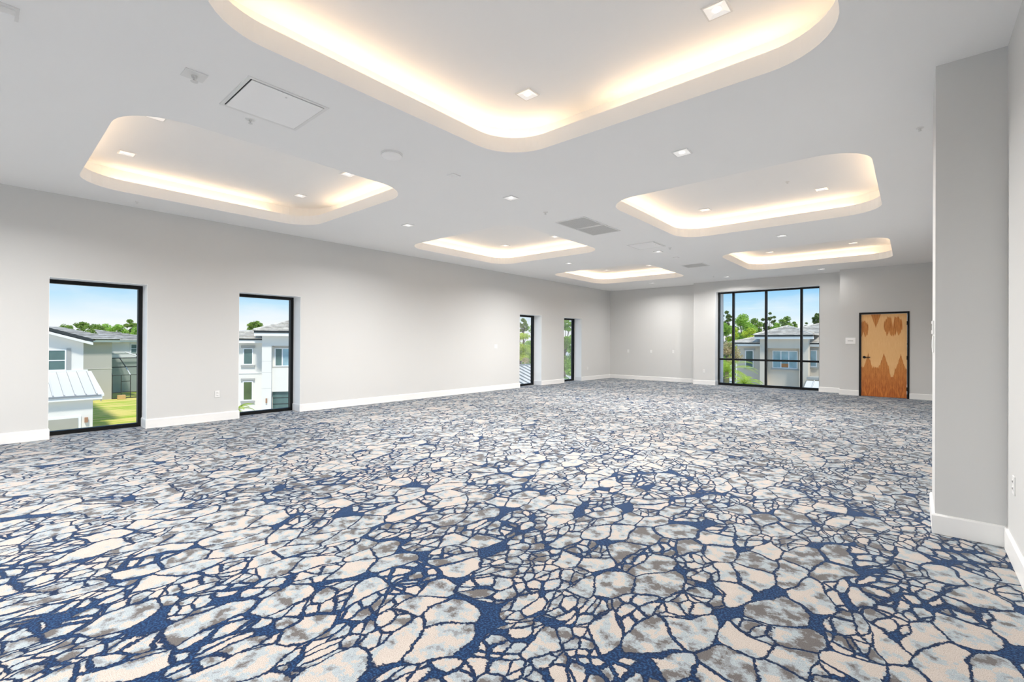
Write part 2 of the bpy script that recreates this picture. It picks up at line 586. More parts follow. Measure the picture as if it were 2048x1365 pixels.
def wall_grid(us, zs, holes, place, t0, t1):
    """one connected wall: front (t0) and back (t1) skins with rectangular openings and their reveals"""
    us = sorted(set(us) | {h[0] for h in holes} | {h[1] for h in holes})
    zs = sorted(set(zs) | {h[2] for h in holes} | {h[3] for h in holes})
    idx, vs, fs = {}, [], []

    def V(i, j, k):
        if (i, j, k) not in idx:
            idx[(i, j, k)] = len(vs)
            vs.append(place(us[i], (t0, t1)[k], zs[j]))
        return idx[(i, j, k)]

    def solid(i, j):
        if not (0 <= i < len(us) - 1 and 0 <= j < len(zs) - 1):
            return False
        cu, cz = (us[i] + us[i + 1]) / 2, (zs[j] + zs[j + 1]) / 2
        return not any(h[0] < cu < h[1] and h[2] < cz < h[3] for h in holes)

    for i in range(len(us) - 1):
        for j in range(len(zs) - 1):
            if not solid(i, j):
                continue
            for k in (0, 1):
                fs.append((V(i, j, k), V(i + 1, j, k), V(i + 1, j + 1, k), V(i, j + 1, k)))
            for (di, dj, a, b) in ((-1, 0, (i, j), (i, j + 1)), (1, 0, (i + 1, j), (i + 1, j + 1)), (0, -1, (i, j), (i + 1, j)), (0, 1, (i, j + 1), (i + 1, j + 1))):
                if not solid(i + di, j + dj):
                    fs.append((V(*a, 0), V(*b, 0), V(*b, 1), V(*a, 1)))
    m = MB()
    m.add(vs, fs)
    return m


def sweep(path, prof):
    """sweep a profile of (offset to the left of the path, height) along a plan polyline with mitred corners"""
    P = [Vector((p[0], p[1])) for p in path]
    nrm = []
    for i in range(len(P)):
        ds = []
        if i > 0:
            ds.append((P[i] - P[i - 1]).normalized())
        if i < len(P) - 1:
            ds.append((P[i + 1] - P[i]).normalized())
        ns = [Vector((-d.y, d.x)) for d in ds]
        n = sum(ns, Vector((0, 0))).normalized()
        nrm.append(n / max(0.3, n.dot(ns[0])))
    vs, fs, k = [], [], len(prof)
    for p, n in zip(P, nrm):
        for (o, h) in prof:
            q = p + n * o
            vs.append((q.x, q.y, h))
    for i in range(len(P) - 1):
        for j in range(k):
            fs.append((i * k + j, i * k + (j + 1) % k, (i + 1) * k + (j + 1) % k, (i + 1) * k + j))
    fs += [tuple(range(k - 1, -1, -1)), tuple(range((len(P) - 1) * k, len(P) * k))]
    m = MB()
    m.add(vs, fs)
    return m


# ------------------------------------------------------------------ room shell
H = 3.481
XL, XR = -9.189, 0.497
Y1, Y2, Y3 = 16.62, 16.19, 15.70
YN = -6.0                                  # wall behind the camera
LW = -9.64                                 # outer face of the left wall
FX = -9.50                                 # room side of the window frames
FY = 16.50                                 # room side of the big window's frame
WIN_Y = [(0.65, 1.76), (3.08, 4.195), (10.97, 12.09), (13.38, 14.51)]
WTOP = 2.29
BX0, BX1, BTOP = -5.01, -2.065, 3.14

fl = MB().add([(LW, YN - 0.4, 0), (0.9, YN - 0.4, 0), (0.9, 17.1, 0), (LW, 17.1, 0)], [(0, 1, 2, 3)]).build('floor', carpet_m)
tag(fl, 'carpet of pale blue, grey and beige stones in a navy web', kind='structure')

w = wall_grid([YN - 0.4, 17.1], [-0.02, H + 0.02], [(a, b, -0.01, WTOP) for a, b in WIN_Y], lambda u, t, z: (t, u, z), XL, LW).build('wall_left', wall_m)
tag(w, 'long light grey wall with four tall floor-level windows', kind='structure')
w = MB().box(LW, -5.72, Y1, 17.1, -0.02, H + 0.02).build('wall_back', wall_m)
tag(w, 'plain light grey back wall left of the big window', kind='structure')
w = wall_grid([-5.72, -1.53], [-0.02, H + 0.02], [(BX0, BX1, -0.01, BTOP)], lambda u, t, z: (u, t, z), Y2, 17.1).build('wall_back', wall_m)
tag(w, 'light grey back wall bay that holds the big gridded window', kind='structure')
DX0, DX1, DTOP = -1.10, -0.058, 2.262
w = wall_grid([-1.53, 0.95], [-0.02, H + 0.02], [(DX0 + 0.01, DX1 - 0.01, -0.01, DTOP - 0.01)], lambda u, t, z: (u, t, z), Y3, 17.1).build('wall_back', wall_m)
tag(w, 'light grey back wall around the wooden door', kind='structure')
w = MB().box(XR, 0.95, YN - 0.4, Y3 + 0.2, -0.02, H + 0.02).build('wall_right', wall_m)
tag(w, 'light grey wall close by on the right edge', kind='structure')
w = MB().box(0.128, XR + 0.1, 4.67, 5.30, -0.02, H + 0.02).build('wall_pier', wall_m)
tag(w, 'light grey pier standing out from the right wall', kind='structure')
w = wall_grid([LW, 0.95], [-0.02, H + 0.02], [(-8.6, -5.6, -0.01, BTOP), (-4.6, -1.6, -0.01, BTOP)], lambda u, t, z: (u, t, z), YN, YN - 0.45).build('wall_front', wall_m)  # unseen openings added to let more daylight into the room
tag(w, 'light grey wall behind the viewer with two big windows', kind='structure')

# ---- ceiling with six rounded coffers
COFFERS = []
for row, (ya, yb) in enumerate(((0.82, 3.95), (6.07, 9.21), (11.32, 14.45))):
    for side, (xa, xb) in enumerate(((-8.36, -5.265), (-3.475, -0.345))):
        COFFERS.append((row, side, xa, xb, ya, yb))
CR, LIP, SET, UP = 0.50, 0.16, 0.20, 0.35


def rounded(xa, xb, ya, yb, r, n=10):
    pts = []
    for cx, cy, a0 in ((xb - r, ya + r, -90), (xb - r, yb - r, 0), (xa + r, yb - r, 90), (xa + r, ya + r, 180)):
        for i in range(n + 1):
            a = R(a0 + 90 * i / n)
            pts.append((cx + r * math.cos(a), cy + r * math.sin(a)))
    return pts


outer = [(LW, YN - 0.4), (0.95, YN - 0.4), (0.95, 17.1), (LW, 17.1)]
loops = [[Vector((x, y, 0)) for x, y in outer]]
for (_, _, xa, xb, ya, yb) in COFFERS:
    loops.append([Vector((x, y, 0)) for x, y in rounded(xa, xb, ya, yb, CR)])
tris = tessellate_polygon(loops)
flatv = [(p.x, p.y, H) for lp in loops for p in lp]
ceil = MB().add(flatv, [tuple(t) for t in tris]).build('ceiling', ceil_m)
tag(ceil, 'flat white ceiling with six rounded square coffers', kind='structure')


def ring(bands, name, mat, parent, smooth=True):
    """bands: list of (outline, z); consecutive outlines are joined, the last may be capped by a fan"""
    m = MB()
    n = len(bands[0][0])
    vs, fs = [], []
    for pts, z in bands:
        vs += [(x, y, z) for x, y in pts]
    for b in range(len(bands) - 1):
        for i in range(n):
            fs.append((b * n + i, b * n + (i + 1) % n, (b + 1) * n + (i + 1) % n, (b + 1) * n + i))
    m.add(vs, fs)
    return m, n


def coffer(row, side, xa, xb, ya, yb):
    a = rounded(xa, xb, ya, yb, CR)
    a2 = rounded(xa - 0.022, xb + 0.022, ya - 0.022, yb + 0.022, CR + 0.022)
    b = rounded(xa - SET, xb + SET, ya - SET, yb + SET, CR + SET)
    m, n = ring([(a, H - 0.0005), (a, H + LIP), (a2, H + LIP), (a2, H + 0.06)], 'coffer_lip', ceil_m, ceil)
    root = MB()
    m2, n = ring([(a2, H + 0.06), (b, H + 0.06), (b, H + UP)], 'coffer', ceil_m, ceil)
    m2.f.append(tuple(range(2 * n, 3 * n)))
    ck = m2.build('coffer', ceil_m, ceil)
    lip = m.build('coffer_lip', ceil_m, ck)
    # LED tape on an upright carrier behind the lip, one length per side, with gaps near some corners
    corner = (row, side) != (0, 0)                 # in the near left coffer the far left corner has no tape
    g, gf = 0.36, (0.36 if corner else 0.62)
    off = 0.15
    z = H + 0.185
    runs = {'left': (xa - off, ya + g, xa - off, yb - gf), 'far': (xa + gf, yb + off, xb - g, yb + off),
            'right': (xb + off, yb - g, xb + off, ya + g), 'near': (xb - g, ya - off, xa + g, ya - off)}
    if (row, side) == (0, 1):
        runs['far'] = (-2.28, yb + off, xb - 0.30, yb + off)
    for k, (x0, y0, x1, y1) in runs.items():
        dx, dy = (0.006, 0) if x0 == x1 else (0, 0.006)
        MB().box(min(x0, x1) - dx, max(x0, x1) + dx, min(y0, y1) - dy, max(y0, y1) + dy, z - 0.065, z).build('led_strip', led_m, ck)
    if corner:
        # tape also bends round the far left corner here
        rr = CR + off
        cx, cy = xa + CR, yb - CR
        pts = [(cx + rr * math.cos(R(t)), cy + rr * math.sin(R(t))) for t in range(90 if (row, side) == (0, 1) else 100, 171, 10)]
        pts = [(cx + (0.05 if (row, side) == (0, 1) else -0.12), cy + rr)] * ((row, side) == (0, 1)) + pts
        sweep(pts, [(-0.008, z - 0.065), (0.008, z - 0.065), (0.008, z), (-0.008, z)]).build('led_strip', led_m, ck)
    return ck


for c in COFFERS:
    coffer(*c)

# ---- baseboards
BH, BT = 0.146, 0.016
PROF = [(0, 0.001), (BT, 0.001), (BT, BH - 0.012), (BT - 0.006, BH), (0, BH)]


def baseboard(side, path, label):
    tag(sweep(path, PROF).build('baseboard_' + side, trim_m), label, kind='structure')


ins = FX + 0.004
stops = [YN] + [v for ab in WIN_Y for v in ab] + [Y1]
names = ['below the wall left of the first window', 'between the first and second window', 'between the second and third window', 'between the third and fourth window', 'from the fourth window to the far corner']
for i in range(5):
    lo, hi = stops[2 * i], stops[2 * i + 1]
    path = []
    if i < 4:
        path += [(ins, hi), (XL, hi)]
    else:
        path += [(XL, hi)]
    path += [(XL, lo)]
    if i > 0:
        path += [(ins, lo)]
    path = path[::-1]
    # room lies to the right of this path: reverse so that it lies on the left
    baseboard('left', path[::-1], 'white baseboard ' + names[i])
baseboard('back', [(-5.72, Y2), (-5.72, Y1), (XL, Y1)], 'white baseboard along the plain part of the back wall')
baseboard('back', [(BX0, FY - 0.004), (BX0, Y2), (-5.72, Y2)], 'white baseboard between the wall corner and the big window')
baseboard('back', [(DX0, Y3), (-1.53, Y3), (-1.53, Y2), (BX1, Y2), (BX1, FY - 0.004)], 'white baseboard between the big window and the door')
baseboard('back', [(XR, Y3), (DX1, Y3)], 'white baseboard right of the wooden door')
baseboard('right', [(XR, YN), (XR, 4.67), (0.128, 4.67), (0.128, 5.30), (XR, 5.30), (XR, Y3)], 'white baseboard running around the pier on the right')
baseboard('front', [(-1.6, YN), (XR, YN)], 'white baseboard behind the viewer')


# ---- windows
def side_window(i, ya, yb):
    root = empty('window_%d' % i, (FX, (ya + yb) / 2, 0))
    where = ['nearest', 'second', 'third', 'farthest'][i - 1]
    tag(root, '%s tall black framed window in the left wall' % where, kind='structure')
    hw = (yb - ya) / 2
    t, dp = 0.058, 0.09
    fr = MB()
    yo, zo = hw - 0.001, WTOP - 0.001
    front = [(-yo, 0.002), (yo, 0.002), (yo, zo), (-yo, zo)]
    tl = 0.020
    inner = [(-yo + tl, 0.002 + t), (yo - t, 0.002 + t), (yo - t, zo - t), (-yo + tl, zo - t)]
    vs = [(0, y, z) for y, z in front] + [(0, y, z) for y, z in inner] + [(-dp, y, z) for y, z in inner] + [(-dp, y, z) for y, z in front]
    fs = []
    for k in range(4):
        n = (k + 1) % 4
        fs += [(k, n, 4 + n, 4 + k), (4 + k, 4 + n, 8 + n, 8 + k), (8 + k, 8 + n, 12 + n, 12 + k), (12 + k, 12 + n, n, k)]
    fr.add(vs, fs)
    fr.build('window_frame', black_m, root)
    # added white panels on cheeks and head: daylight painted into the reveals
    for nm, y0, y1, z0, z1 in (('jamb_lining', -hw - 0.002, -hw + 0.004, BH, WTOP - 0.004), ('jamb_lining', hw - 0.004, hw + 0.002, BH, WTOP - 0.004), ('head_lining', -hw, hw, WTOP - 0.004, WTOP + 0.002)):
        MB().box(0.001, XL - FX - 0.0005, y0, y1, z0, z1).build(nm, daylit_lining_m, root)
    MB().box(-0.052, -0.044, -yo + tl - 0.004, yo - t + 0.004, t - 0.002, zo - t + 0.004).build('glass_pane', pane_m, root)


for i, (a, b) in enumerate(WIN_Y):
    side_window(i + 1, a, b)


def grid_window(name, x0, x1, y, top, mull, transom, label, flip=1):
    root = empty(name, ((x0 + x1) / 2, y, 0))
    tag(root, label, kind='structure')
    cx = (x0 + x1) / 2
    d0, d1 = (0, 0.11) if flip == 1 else (-0.11, 0)
    if flip == 1:
        a, b = x0 - cx, x1 - cx
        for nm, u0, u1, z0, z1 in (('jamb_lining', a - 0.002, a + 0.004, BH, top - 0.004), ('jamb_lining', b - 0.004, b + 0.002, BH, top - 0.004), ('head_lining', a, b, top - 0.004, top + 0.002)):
            MB().box(u0, u1, Y2 - FY + 0.0005, -0.001, z0, z1).build(nm, daylit_lining_m, root)  # same added panels, daylight put into their white
    t = 0.05
    x0, x1 = x0 + 0.001 - cx, x1 - 0.001 - cx
    MB().box(x0, x0 + t, d0, d1, 0.002, top - 0.001).build('frame_jamb', black_m, root)
    MB().box(x1 - t, x1, d0, d1, 0.002, top - 0.001).build('frame_jamb', black_m, root)
    MB().box(x0 + t, x1 - t, d0, d1, top - 0.001 - t, top - 0.001).build('frame_head', black_m, root)
    MB().box(x0 + t, x1 - t, d0, d1, 0.002, 0.075).build('frame_sill', black_m, root)
    xs = [x0 + t] + [m - cx for m in mull] + [x1 - t]
    for m in xs[1:-1]:
        MB().box(m - 0.031, m + 0.031, d0, d1, 0.075, top - 0.001 - t).build('mullion', black_m, root)
    for k in range(len(xs) - 1):
        a = xs[k] + (0.031 if k else 0)
        b = xs[k + 1] - (0.031 if k < len(xs) - 2 else 0)
        MB().box(a, b, d0 + 0.01, d1 - 0.01, transom - 0.03, transom + 0.03).build('transom', black_m, root)
        for z0, z1 in ((0.075, transom - 0.03), (transom + 0.03, top - 0.001 - t)):
            MB().box(a, b, (d0 + d1) / 2 - 0.004, (d0 + d1) / 2 + 0.004, z0, z1).build('glass_pane', pane_m, root)


grid_window('window_5', BX0, BX1, FY, BTOP, (-4.53, -3.55, -2.575), 0.872, 'big black gridded window in the back wall left of the door')
grid_window('window_6', -8.6, -5.6, YN - 0.2, BTOP, (-7.6, -6.6), 0.872, 'left black gridded window behind the viewer', -1)  # this unseen window and the next are added for fill daylight
grid_window('window_7', -4.6, -1.6, YN - 0.2, BTOP, (-3.6, -2.6), 0.872, 'right black gridded window behind the viewer', -1)

# ---- door
door = empty('door_1', (DX0, Y3, 0))
tag(door, 'pale and orange wood veneer door in a black frame', kind='structure')
DW = DX1 - DX0
ft = 0.045
fr = MB()
pts = [(0, 0.001), (0, DTOP), (DW, DTOP), (DW, 0.001), (DW - ft, 0.001), (DW - ft, DTOP - ft), (ft, DTOP - ft), (ft, 0.001)]
vs = [(x, -0.018, z) for x, z in pts] + [(x, 0.12, z) for x, z in pts]
fs = []
for k in range(8):
    fs.append((k, (k + 1) % 8, 8 + (k + 1) % 8, 8 + k))
for s in (0, 8):
    fs += [(s, s + 1, s + 6, s + 7), (s + 1, s + 2, s + 5, s + 6), (s + 2, s + 3, s + 4, s + 5)]
fr.add(vs, fs).build('door_frame', black_m, door)
leaf = MB().box(0, 0.944, 0, 0.044, 0, 2.200).build('door_leaf', door_m, door, (ft + 0.004, 0.012, 0.009))
MB().lathe([(0.0, 0.0), (0.034, 0.0), (0.034, 0.012), (0.028, 0.016), (0.0, 0.016)], 20, (0, 0, 0), 'Y').build('handle_rose', black_m, leaf, (0.066, -0.0165, 1.046), smooth=False)
hb = MB()
hb.bar((0.066, -0.014, 1.046), (0.066, -0.055, 1.046), 0.011, 10)
hb.bar((0.060, -0.050, 1.046), (0.195, -0.050, 1.046), 0.0105, 10)
hb.build('handle_lever', black_m, leaf)
for z in (0.24, 1.05, 1.95):
    MB().bar((0.946, -0.012, z - 0.05), (0.946, -0.012, z + 0.05), 0.009, 8).build('hinge', black_m, leaf)
# closet blank behind the door leaf so that the opening is closed
sign = empty('door_sign', (-1.288, Y3, 1.495))
tag(sign, 'small white rectangular sign on the wall left of the door', 'sign')
MB().box(-0.112, 0.112, -0.014, 0.0, -0.085, 0.085).build('sign_plate', panel_m, sign, bevel=0.004)
MB().box(-0.062, 0.062, -0.0165, -0.0145, -0.012, 0.012).build('sign_strip', flat('sign_grey', (0.5, 0.5, 0.5), 0.5), sign)


# ------------------------------------------------------------------ small things on walls
def plate(name, cat, label, loc, rz, kind='outlet', w=0.075, h=0.118, group=None):
    o = empty(name, loc, rz)
    tag(o, label, cat, group)
    MB().box(-w / 2, w / 2, -0.007, 0.0, -h / 2, h / 2).build('face_plate', white_m, o, bevel=0.0025)
    if kind == 'outlet':
        for z in (-0.022, 0.022):
            s = MB().box(-0.016, 0.016, -0.0095, -0.0065, z - 0.014, z + 0.014).build('receptacle', white_m, o, bevel=0.002)
            MB().box(-0.008, -0.0055, -0.0105, -0.009, z - 0.005, z + 0.007).build('slot', dark_m, s)
            MB().box(0.0055, 0.008, -0.0105, -0.009, z - 0.005, z + 0.007).build('slot', dark_m, s)
    elif kind == 'switch':
        n = max(1, round(w / 0.075))
        for k in range(n):
            x = (k - (n - 1) / 2) * 0.046
            MB().box(x - 0.016, x + 0.016, -0.012, -0.0065, -0.033, 0.033).build('rocker', white_m, o, bevel=0.0025)
    elif kind == 'blank':
        MB().bar((0, -0.0085, 0), (0, -0.006, 0), 0.006, 10).build('screw', steel_m, o)
    return o


L = -PI / 2          # a plate whose face looks along +x (left wall)
plate('wall_outlet', 'outlet', 'white outlet low on the left wall between first and second window', (XL, 2.745, 0.47), PI / 2)
plate('wall_outlet', 'outlet', 'white outlet low on the left wall beside the far corner', (XL, 14.94, 0.45), PI / 2)
plate('light_switch', 'switch', 'white switch plate at chest height before the third window', (XL, 9.89, 1.285), PI / 2, 'switch', w=0.12)
plate('wall_outlet', 'outlet', 'white outlet low on the back wall left of the big window', (-5.365, Y2, 0.465), 0)
plate('blank_plate', 'cover plate', 'small white cover plate on the back wall nearest the left corner', (-8.387, Y1, 1.09), 0, 'blank')
plate('blank_plate', 'cover plate', 'small white cover plate on the back wall nearest the big window', (-6.60, Y1, 1.10), 0, 'blank')
plate('blank_plate', 'cover plate', 'small white cover plate midway along the plain back wall', (-7.45, Y1, 1.095), 0, 'blank')
plate('wall_outlet', 'outlet', 'white outlet low on the right wall at the photo edge', (XR, 4.36, 0.50), -PI / 2)
th = empty('thermostat', (0.128, 4.97, 1.49), -PI / 2)
tag(th, 'white stacked control plates on the window side of the pier', 'thermostat')
MB().box(-0.085, 0.085, -0.012, 0, -0.005, 0.10).build('upper_plate', white_m, th, bevel=0.003)
MB().box(-0.085, 0.085, -0.008, 0, -0.15, -0.02).build('lower_plate', white_m, th, bevel=0.003)
MB().box(-0.03, 0.03, -0.0145, -0.0115, 0.025, 0.075).build('display', flat('grey_display', (0.35, 0.37, 0.37), 0.2), th)
MB().box(-0.016, 0.016, -0.012, -0.0075, -0.12, -0.05).build('rocker', white_m, th, bevel=0.002)


# ------------------------------------------------------------------ things in the ceiling
def make_downlight():
    """square trim hanging a few millimetres below the ceiling, shallow reflector and round lamp"""
    o = empty('downlight')
    s, t = 0.086, 0.012
    sq = lambda a: [(-a, -a), (a, -a), (a, a), (-a, a)]
    vs = [(x, y, 0.0) for x, y in sq(s)] + [(x, y, -0.010) for x, y in sq(s)] + [(x, y, -0.010) for x, y in sq(s - t)] + [(x, y, -0.002) for x, y in sq(s - t)]
    fs = []
    for b in range(3):
        for k in range(4):
            fs.append((b * 4 + k, b * 4 + (k + 1) % 4, b * 4 + 4 + (k + 1) % 4, b * 4 + 4 + k))
    MB().add(vs, fs).build('trim_ring', white_m, o)
    vs = [(x, y, -0.0095) for x, y in sq(s - t + 0.0005)] + [(x, y, -0.0015) for x, y in sq(0.040)]
    MB().add(vs, [(0, 1, 5, 4), (1, 2, 6, 5), (2, 3, 7, 6), (3, 0, 4, 7), (4, 5, 6, 7)]).build('reflector', refl_m, o)
    MB().lathe([(0.0, -0.002), (0.030, -0.002), (0.030, -0.006), (0.0, -0.006)], 16).build('lamp', lens_m, o)
    return o


dl_proto = make_downlight()
lamp_data = bpy.data.lights.new('downlight_lamp', 'AREA')
lamp_data.shape = 'DISK'
lamp_data.size = 0.07
lamp_data.spread = R(158)
lamp_data.energy = DOWNLIGHT_W
lamp_data.color = (1.0, 0.975, 0.945)
lamp_far = lamp_data.copy()
lamp_far.energy = DOWNLIGHT_W * 0.07
lamp_mid = lamp_data.copy()
lamp_mid.energy = DOWNLIGHT_W * 0.45
lamp_near = lamp_data.copy()
lamp_near.energy = DOWNLIGHT_W * 0.8
lamp_row2 = lamp_data.copy()
lamp_row2.energy = DOWNLIGHT_W * 1.2
first = [True]


def downlight(x, y, z, label, group, data):
    o = dl_proto if first[0] else copy_tree(dl_proto)
    first[0] = False
    o.location = (x, y, z)
    tag(o, label, 'downlight', group)
    if data is not None:
        la = bpy.data.objects.new('lamp_light', data)
        COL.objects.link(la)
        la.parent = o
        la.location = (0, 0, -0.014)
    return o


rowname, colname = ('near', 'middle', 'far'), ('left', 'centre', 'right')
for j, y in enumerate((5.0, 10.09, 15.24)):
    for i, x in enumerate((-6.79, -4.365, -1.90)):
        downlight(x, y, H, 'square white downlight in the flat ceiling, %s row, %s one' % (rowname[j], colname[i]), 'downlights in the flat ceiling', (lamp_data, lamp_row2)[j] if j < 2 else (lamp_far if i == 2 else lamp_mid))
for i, x in enumerate((-6.79, -4.365, -1.90)):  # two unseen rows of downlights added to brighten the near room
    downlight(x, -0.09, H, 'square white downlight in the flat ceiling beside the viewer, %s one' % colname[i], 'downlights in the flat ceiling', lamp_data if i == 0 else lamp_near)
    downlight(x, -4.6, H, 'square white downlight in the flat ceiling behind the viewer, %s one' % colname[i], 'downlights in the flat ceiling', lamp_data)
for (row, side, xa, xb, ya, yb) in COFFERS:
    for yi, y in enumerate(((1.25, 3.5), (6.38, 8.63), (11.46, 13.70))[row]):
        for xi, x in enumerate(((-7.71, -6.19), (-2.85, -1.08))[side]):
            downlight(x, y, H + UP, 'square white downlight inside the %s %s coffer, %s %s corner' % (rowname[row], ('left', 'right')[side], ('near', 'far')[yi], ('left', 'right')[xi]),
                      'downlights inside the coffers', None)


def hatch(x0, x1, y0, y1, label):
    o = empty('access_hatch', ((x0 + x1) / 2, (y0 + y1) / 2, H))
    tag(o, label, 'access hatch')
    a, b = (x1 - x0) / 2, (y1 - y0) / 2
    t = 0.028
    out = [(-a, -b), (a, -b), (a, b), (-a, b)]
    inn = [(-a + t, -b + t), (a - t, -b + t), (a - t, b - t), (-a + t, b - t)]
    vs = [(x, y, 0) for x, y in out] + [(x, y, -0.008) for x, y in out] + [(x, y, -0.006) for x, y in inn] + [(x, y, -0.001) for x, y in inn]
    fs = []
    for q in range(3):
        for k in range(4):
            fs.append((q * 4 + k, q * 4 + (k + 1) % 4, q * 4 + 4 + (k + 1) % 4, q * 4 + 4 + k))
    MB().add(vs, fs).build('hatch_frame', white_m, o)
    MB().box(-a + t, a - t, -b + t, b - t, -0.0012, -0.0005).build('shadow_gap', dark_m, o)
    MB().box(-a + t + 0.004, a - t - 0.011, -b + t + 0.012, b - t - 0.004, -0.0085, -0.0014).build('hatch_door', panel_m, o, bevel=0.001)
    MB().lathe([(0.0, -0.008), (0.009, -0.008), (0.009, -0.0105), (0.0, -0.0105)], 12).build('latch', steel_m, o, (a - 0.10, 0, 0))


hatch(-4.595, -3.93, 1.372, 2.035, 'near square white access hatch between the two nearest coffers')
hatch(-4.595, -3.985, 9.00, 9.60, 'far square white access hatch beyond the paired grilles')


def grille(x0, x1, y0, y1, label):
    o = empty('ceiling_grille', ((x0 + x1) / 2, (y0 + y1) / 2, H))
    tag(o, label, 'air grille')
    a, b = (x1 - x0) / 2 - 0.004, (y1 - y0) / 2 - 0.004
    t = 0.024
    out = [(-a, -b), (a, -b), (a, b), (-a, b)]
    inn = [(-a + t, -b + t), (a - t, -b + t), (a - t, b - t), (-a + t, b - t)]
    vs = [(x, y, 0) for x, y in out] + [(x, y, -0.012) for x, y in out] + [(x, y, -0.010) for x, y in inn] + [(x, y, -0.001) for x, y in inn]
    fs = []
    for q in range(3):
        for k in range(4):
            fs.append((q * 4 + k, q * 4 + (k + 1) % 4, q * 4 + 4 + (k + 1) % 4, q * 4 + 4 + k))
    MB().add(vs, fs).build('grille_frame', white_m, o)
    MB().box(-a + t, a - t, -b + t, b - t, -0.0014, -0.0006).build('grille_back', flat('grille_shadow', (0.30, 0.30, 0.30), 0.8) if 'grille_shadow' not in MATS else MATS['grille_shadow'], o)
    n = 22
    first_s = None
    for k in range(n):
        x = -a + t + (k + 0.5) * (2 * (a - t)) / n
        if first_s is None:
            first_s = MB().box(-0.0085, 0.0085, -b + t + 0.001, b - t - 0.001, -0.008, -0.0025).build('slat', grille_m, o, (x, 0, 0))
        else:
            link('slat', first_s.data, o, (x, 0, 0))


grille(-4.67, -4.075, 6.51, 7.135, 'square grey air grille, nearer one of the touching pair')
grille(-4.67, -4.075, 7.155, 7.76, 'square grey air grille, farther one of the touching pair')
grille(-4.67, -4.085, 12.20, 12.76, 'square grey air grille alone in the far ceiling')


def sprinkler(x, y, label, s=1.0, square=False, z=H):
    o = empty('sprinkler_head', (x, y, z))
    tag(o, label, 'sprinkler')
    if square:
        MB().box(-0.075, 0.075, -0.075, 0.075, -0.008, 0).build('escutcheon', white_m, o, bevel=0.003)
    else:
        MB().lathe([(0.0, 0.0), (0.04 * s, 0.0), (0.036 * s, -0.006), (0.018 * s, -0.009), (0.0, -0.009)], 20).build('escutcheon', white_m, o)
    MB().lathe([(0.0, -0.008), (0.014 * s, -0.008), (0.012 * s, -0.018 * s), (0.0, -0.018 * s)], 12).build('body', steel_m, o)
    ar = MB()
    ar.bar((-0.012 * s, 0, -0.015 * s), (-0.004 * s, 0, -0.034 * s), 0.0028 * s, 6)
    ar.build('frame_arm', steel_m, o)
    ar = MB()
    ar.bar((0.012 * s, 0, -0.015 * s), (0.004 * s, 0, -0.034 * s), 0.0028 * s, 6)
    ar.build('frame_arm', steel_m, o)
    MB().lathe([(0.0, -0.033 * s), (0.017 * s, -0.034 * s), (0.017 * s, -0.0365 * s), (0.0, -0.037 * s)], 14).build('deflector', steel_m, o)


sprinkler(-4.251, 1.096, 'sprinkler head on a square white plate left of the near hatch', 1.5, True)
sprinkler(-4.70, 1.661, 'sprinkler head with round plate touching the near hatch edge', 1.1)
sprinkler(-4.431, 5.916, 'sprinkler head in the ceiling just before the paired grilles', 1.0)
sprinkler(-3.994, 9.849, 'sprinkler head beside the far hatch', 1.0)
sprinkler(-4.635, 14.813, 'sprinkler head in the far ceiling near the big window', 1.0)
sprinkler(0.05, 5.902, 'small sprinkler head in the ceiling beside the pier', 0.8)
sprinkler(-8.80, 1.55, 'small sprinkler head close to the left wall above the first window', 0.6)
sprinkler(-1.42, 7.92, 'small sprinkler head inside the middle right coffer', 0.7, z=H + UP)

sd = empty('smoke_detector', (-4.36, 2.985, H))
tag(sd, 'round white domed detector in the ceiling between the near coffers', 'smoke detector')
MB().lathe([(0.0, 0.0), (0.118, 0.0), (0.118, -0.016), (0.0, -0.016)], 40).build('detector_base', white_m, sd)
MB().lathe([(0.108, -0.0155), (0.112, -0.022), (0.104, -0.036), (0.08, -0.047), (0.04, -0.053), (0.0, -0.054)], 40).build('detector_dome', panel_m, sd, smooth=True)


def flush_plate(x, y, a, label):
    o = empty('ceiling_sensor', (x, y, H))
    tag(o, label, 'sensor')
    MB().box(-a, a, -a, a, -0.014, 0).build('sensor_base', ceil_m, o, bevel=0.003)
    MB().lathe([(0.0, -0.0135), (a * 0.5, -0.0135), (a * 0.42, -0.019), (0.0, -0.020)], 18).build('sensor_cap', ceil_m, o)


flush_plate(-4.33, 3.87, 0.062, 'square white ceiling sensor just beyond the round detector')
flush_plate(-4.323, 11.03, 0.06, 'square white ceiling sensor between far hatch and lone grille')
ex = empty('ceiling_box', (-4.33, 0.075, H))
tag(ex, 'white square ceiling box cut by the upper left corner of the photo', 'ceiling box')
MB().box(-0.085, 0.085, -0.085, 0.085, -0.012, 0).build('box_flange', white_m, ex, bevel=0.003)
MB().box(-0.065, 0.065, -0.065, 0.065, -0.05, -0.0115).build('box_body', ceil_m, ex, bevel=0.006)

# ------------------------------------------------------------------ outdoors
GZ = -4.45
gr = MB().add([(-260, -120, GZ - 0.03), (200, -120, GZ - 0.03), (200, 300, GZ - 0.03), (-260, 300, GZ - 0.03)], [(0, 1, 2, 3)]).build('ground', flat('pale_concrete', (0.56, 0.54, 0.50), 0.9, 0.08, 0.4))
tag(gr, 'pale paved ground around the houses', kind='structure')
g = MB().add([(-110, -10, GZ), (-37.5, -10, GZ), (-37.5, 22, GZ), (-110, 22, GZ)], [(0, 1, 2, 3)]).build('lawn', lawn_m)
tag(g, 'green lawn with dry yellow patches between the houses', kind='structure')


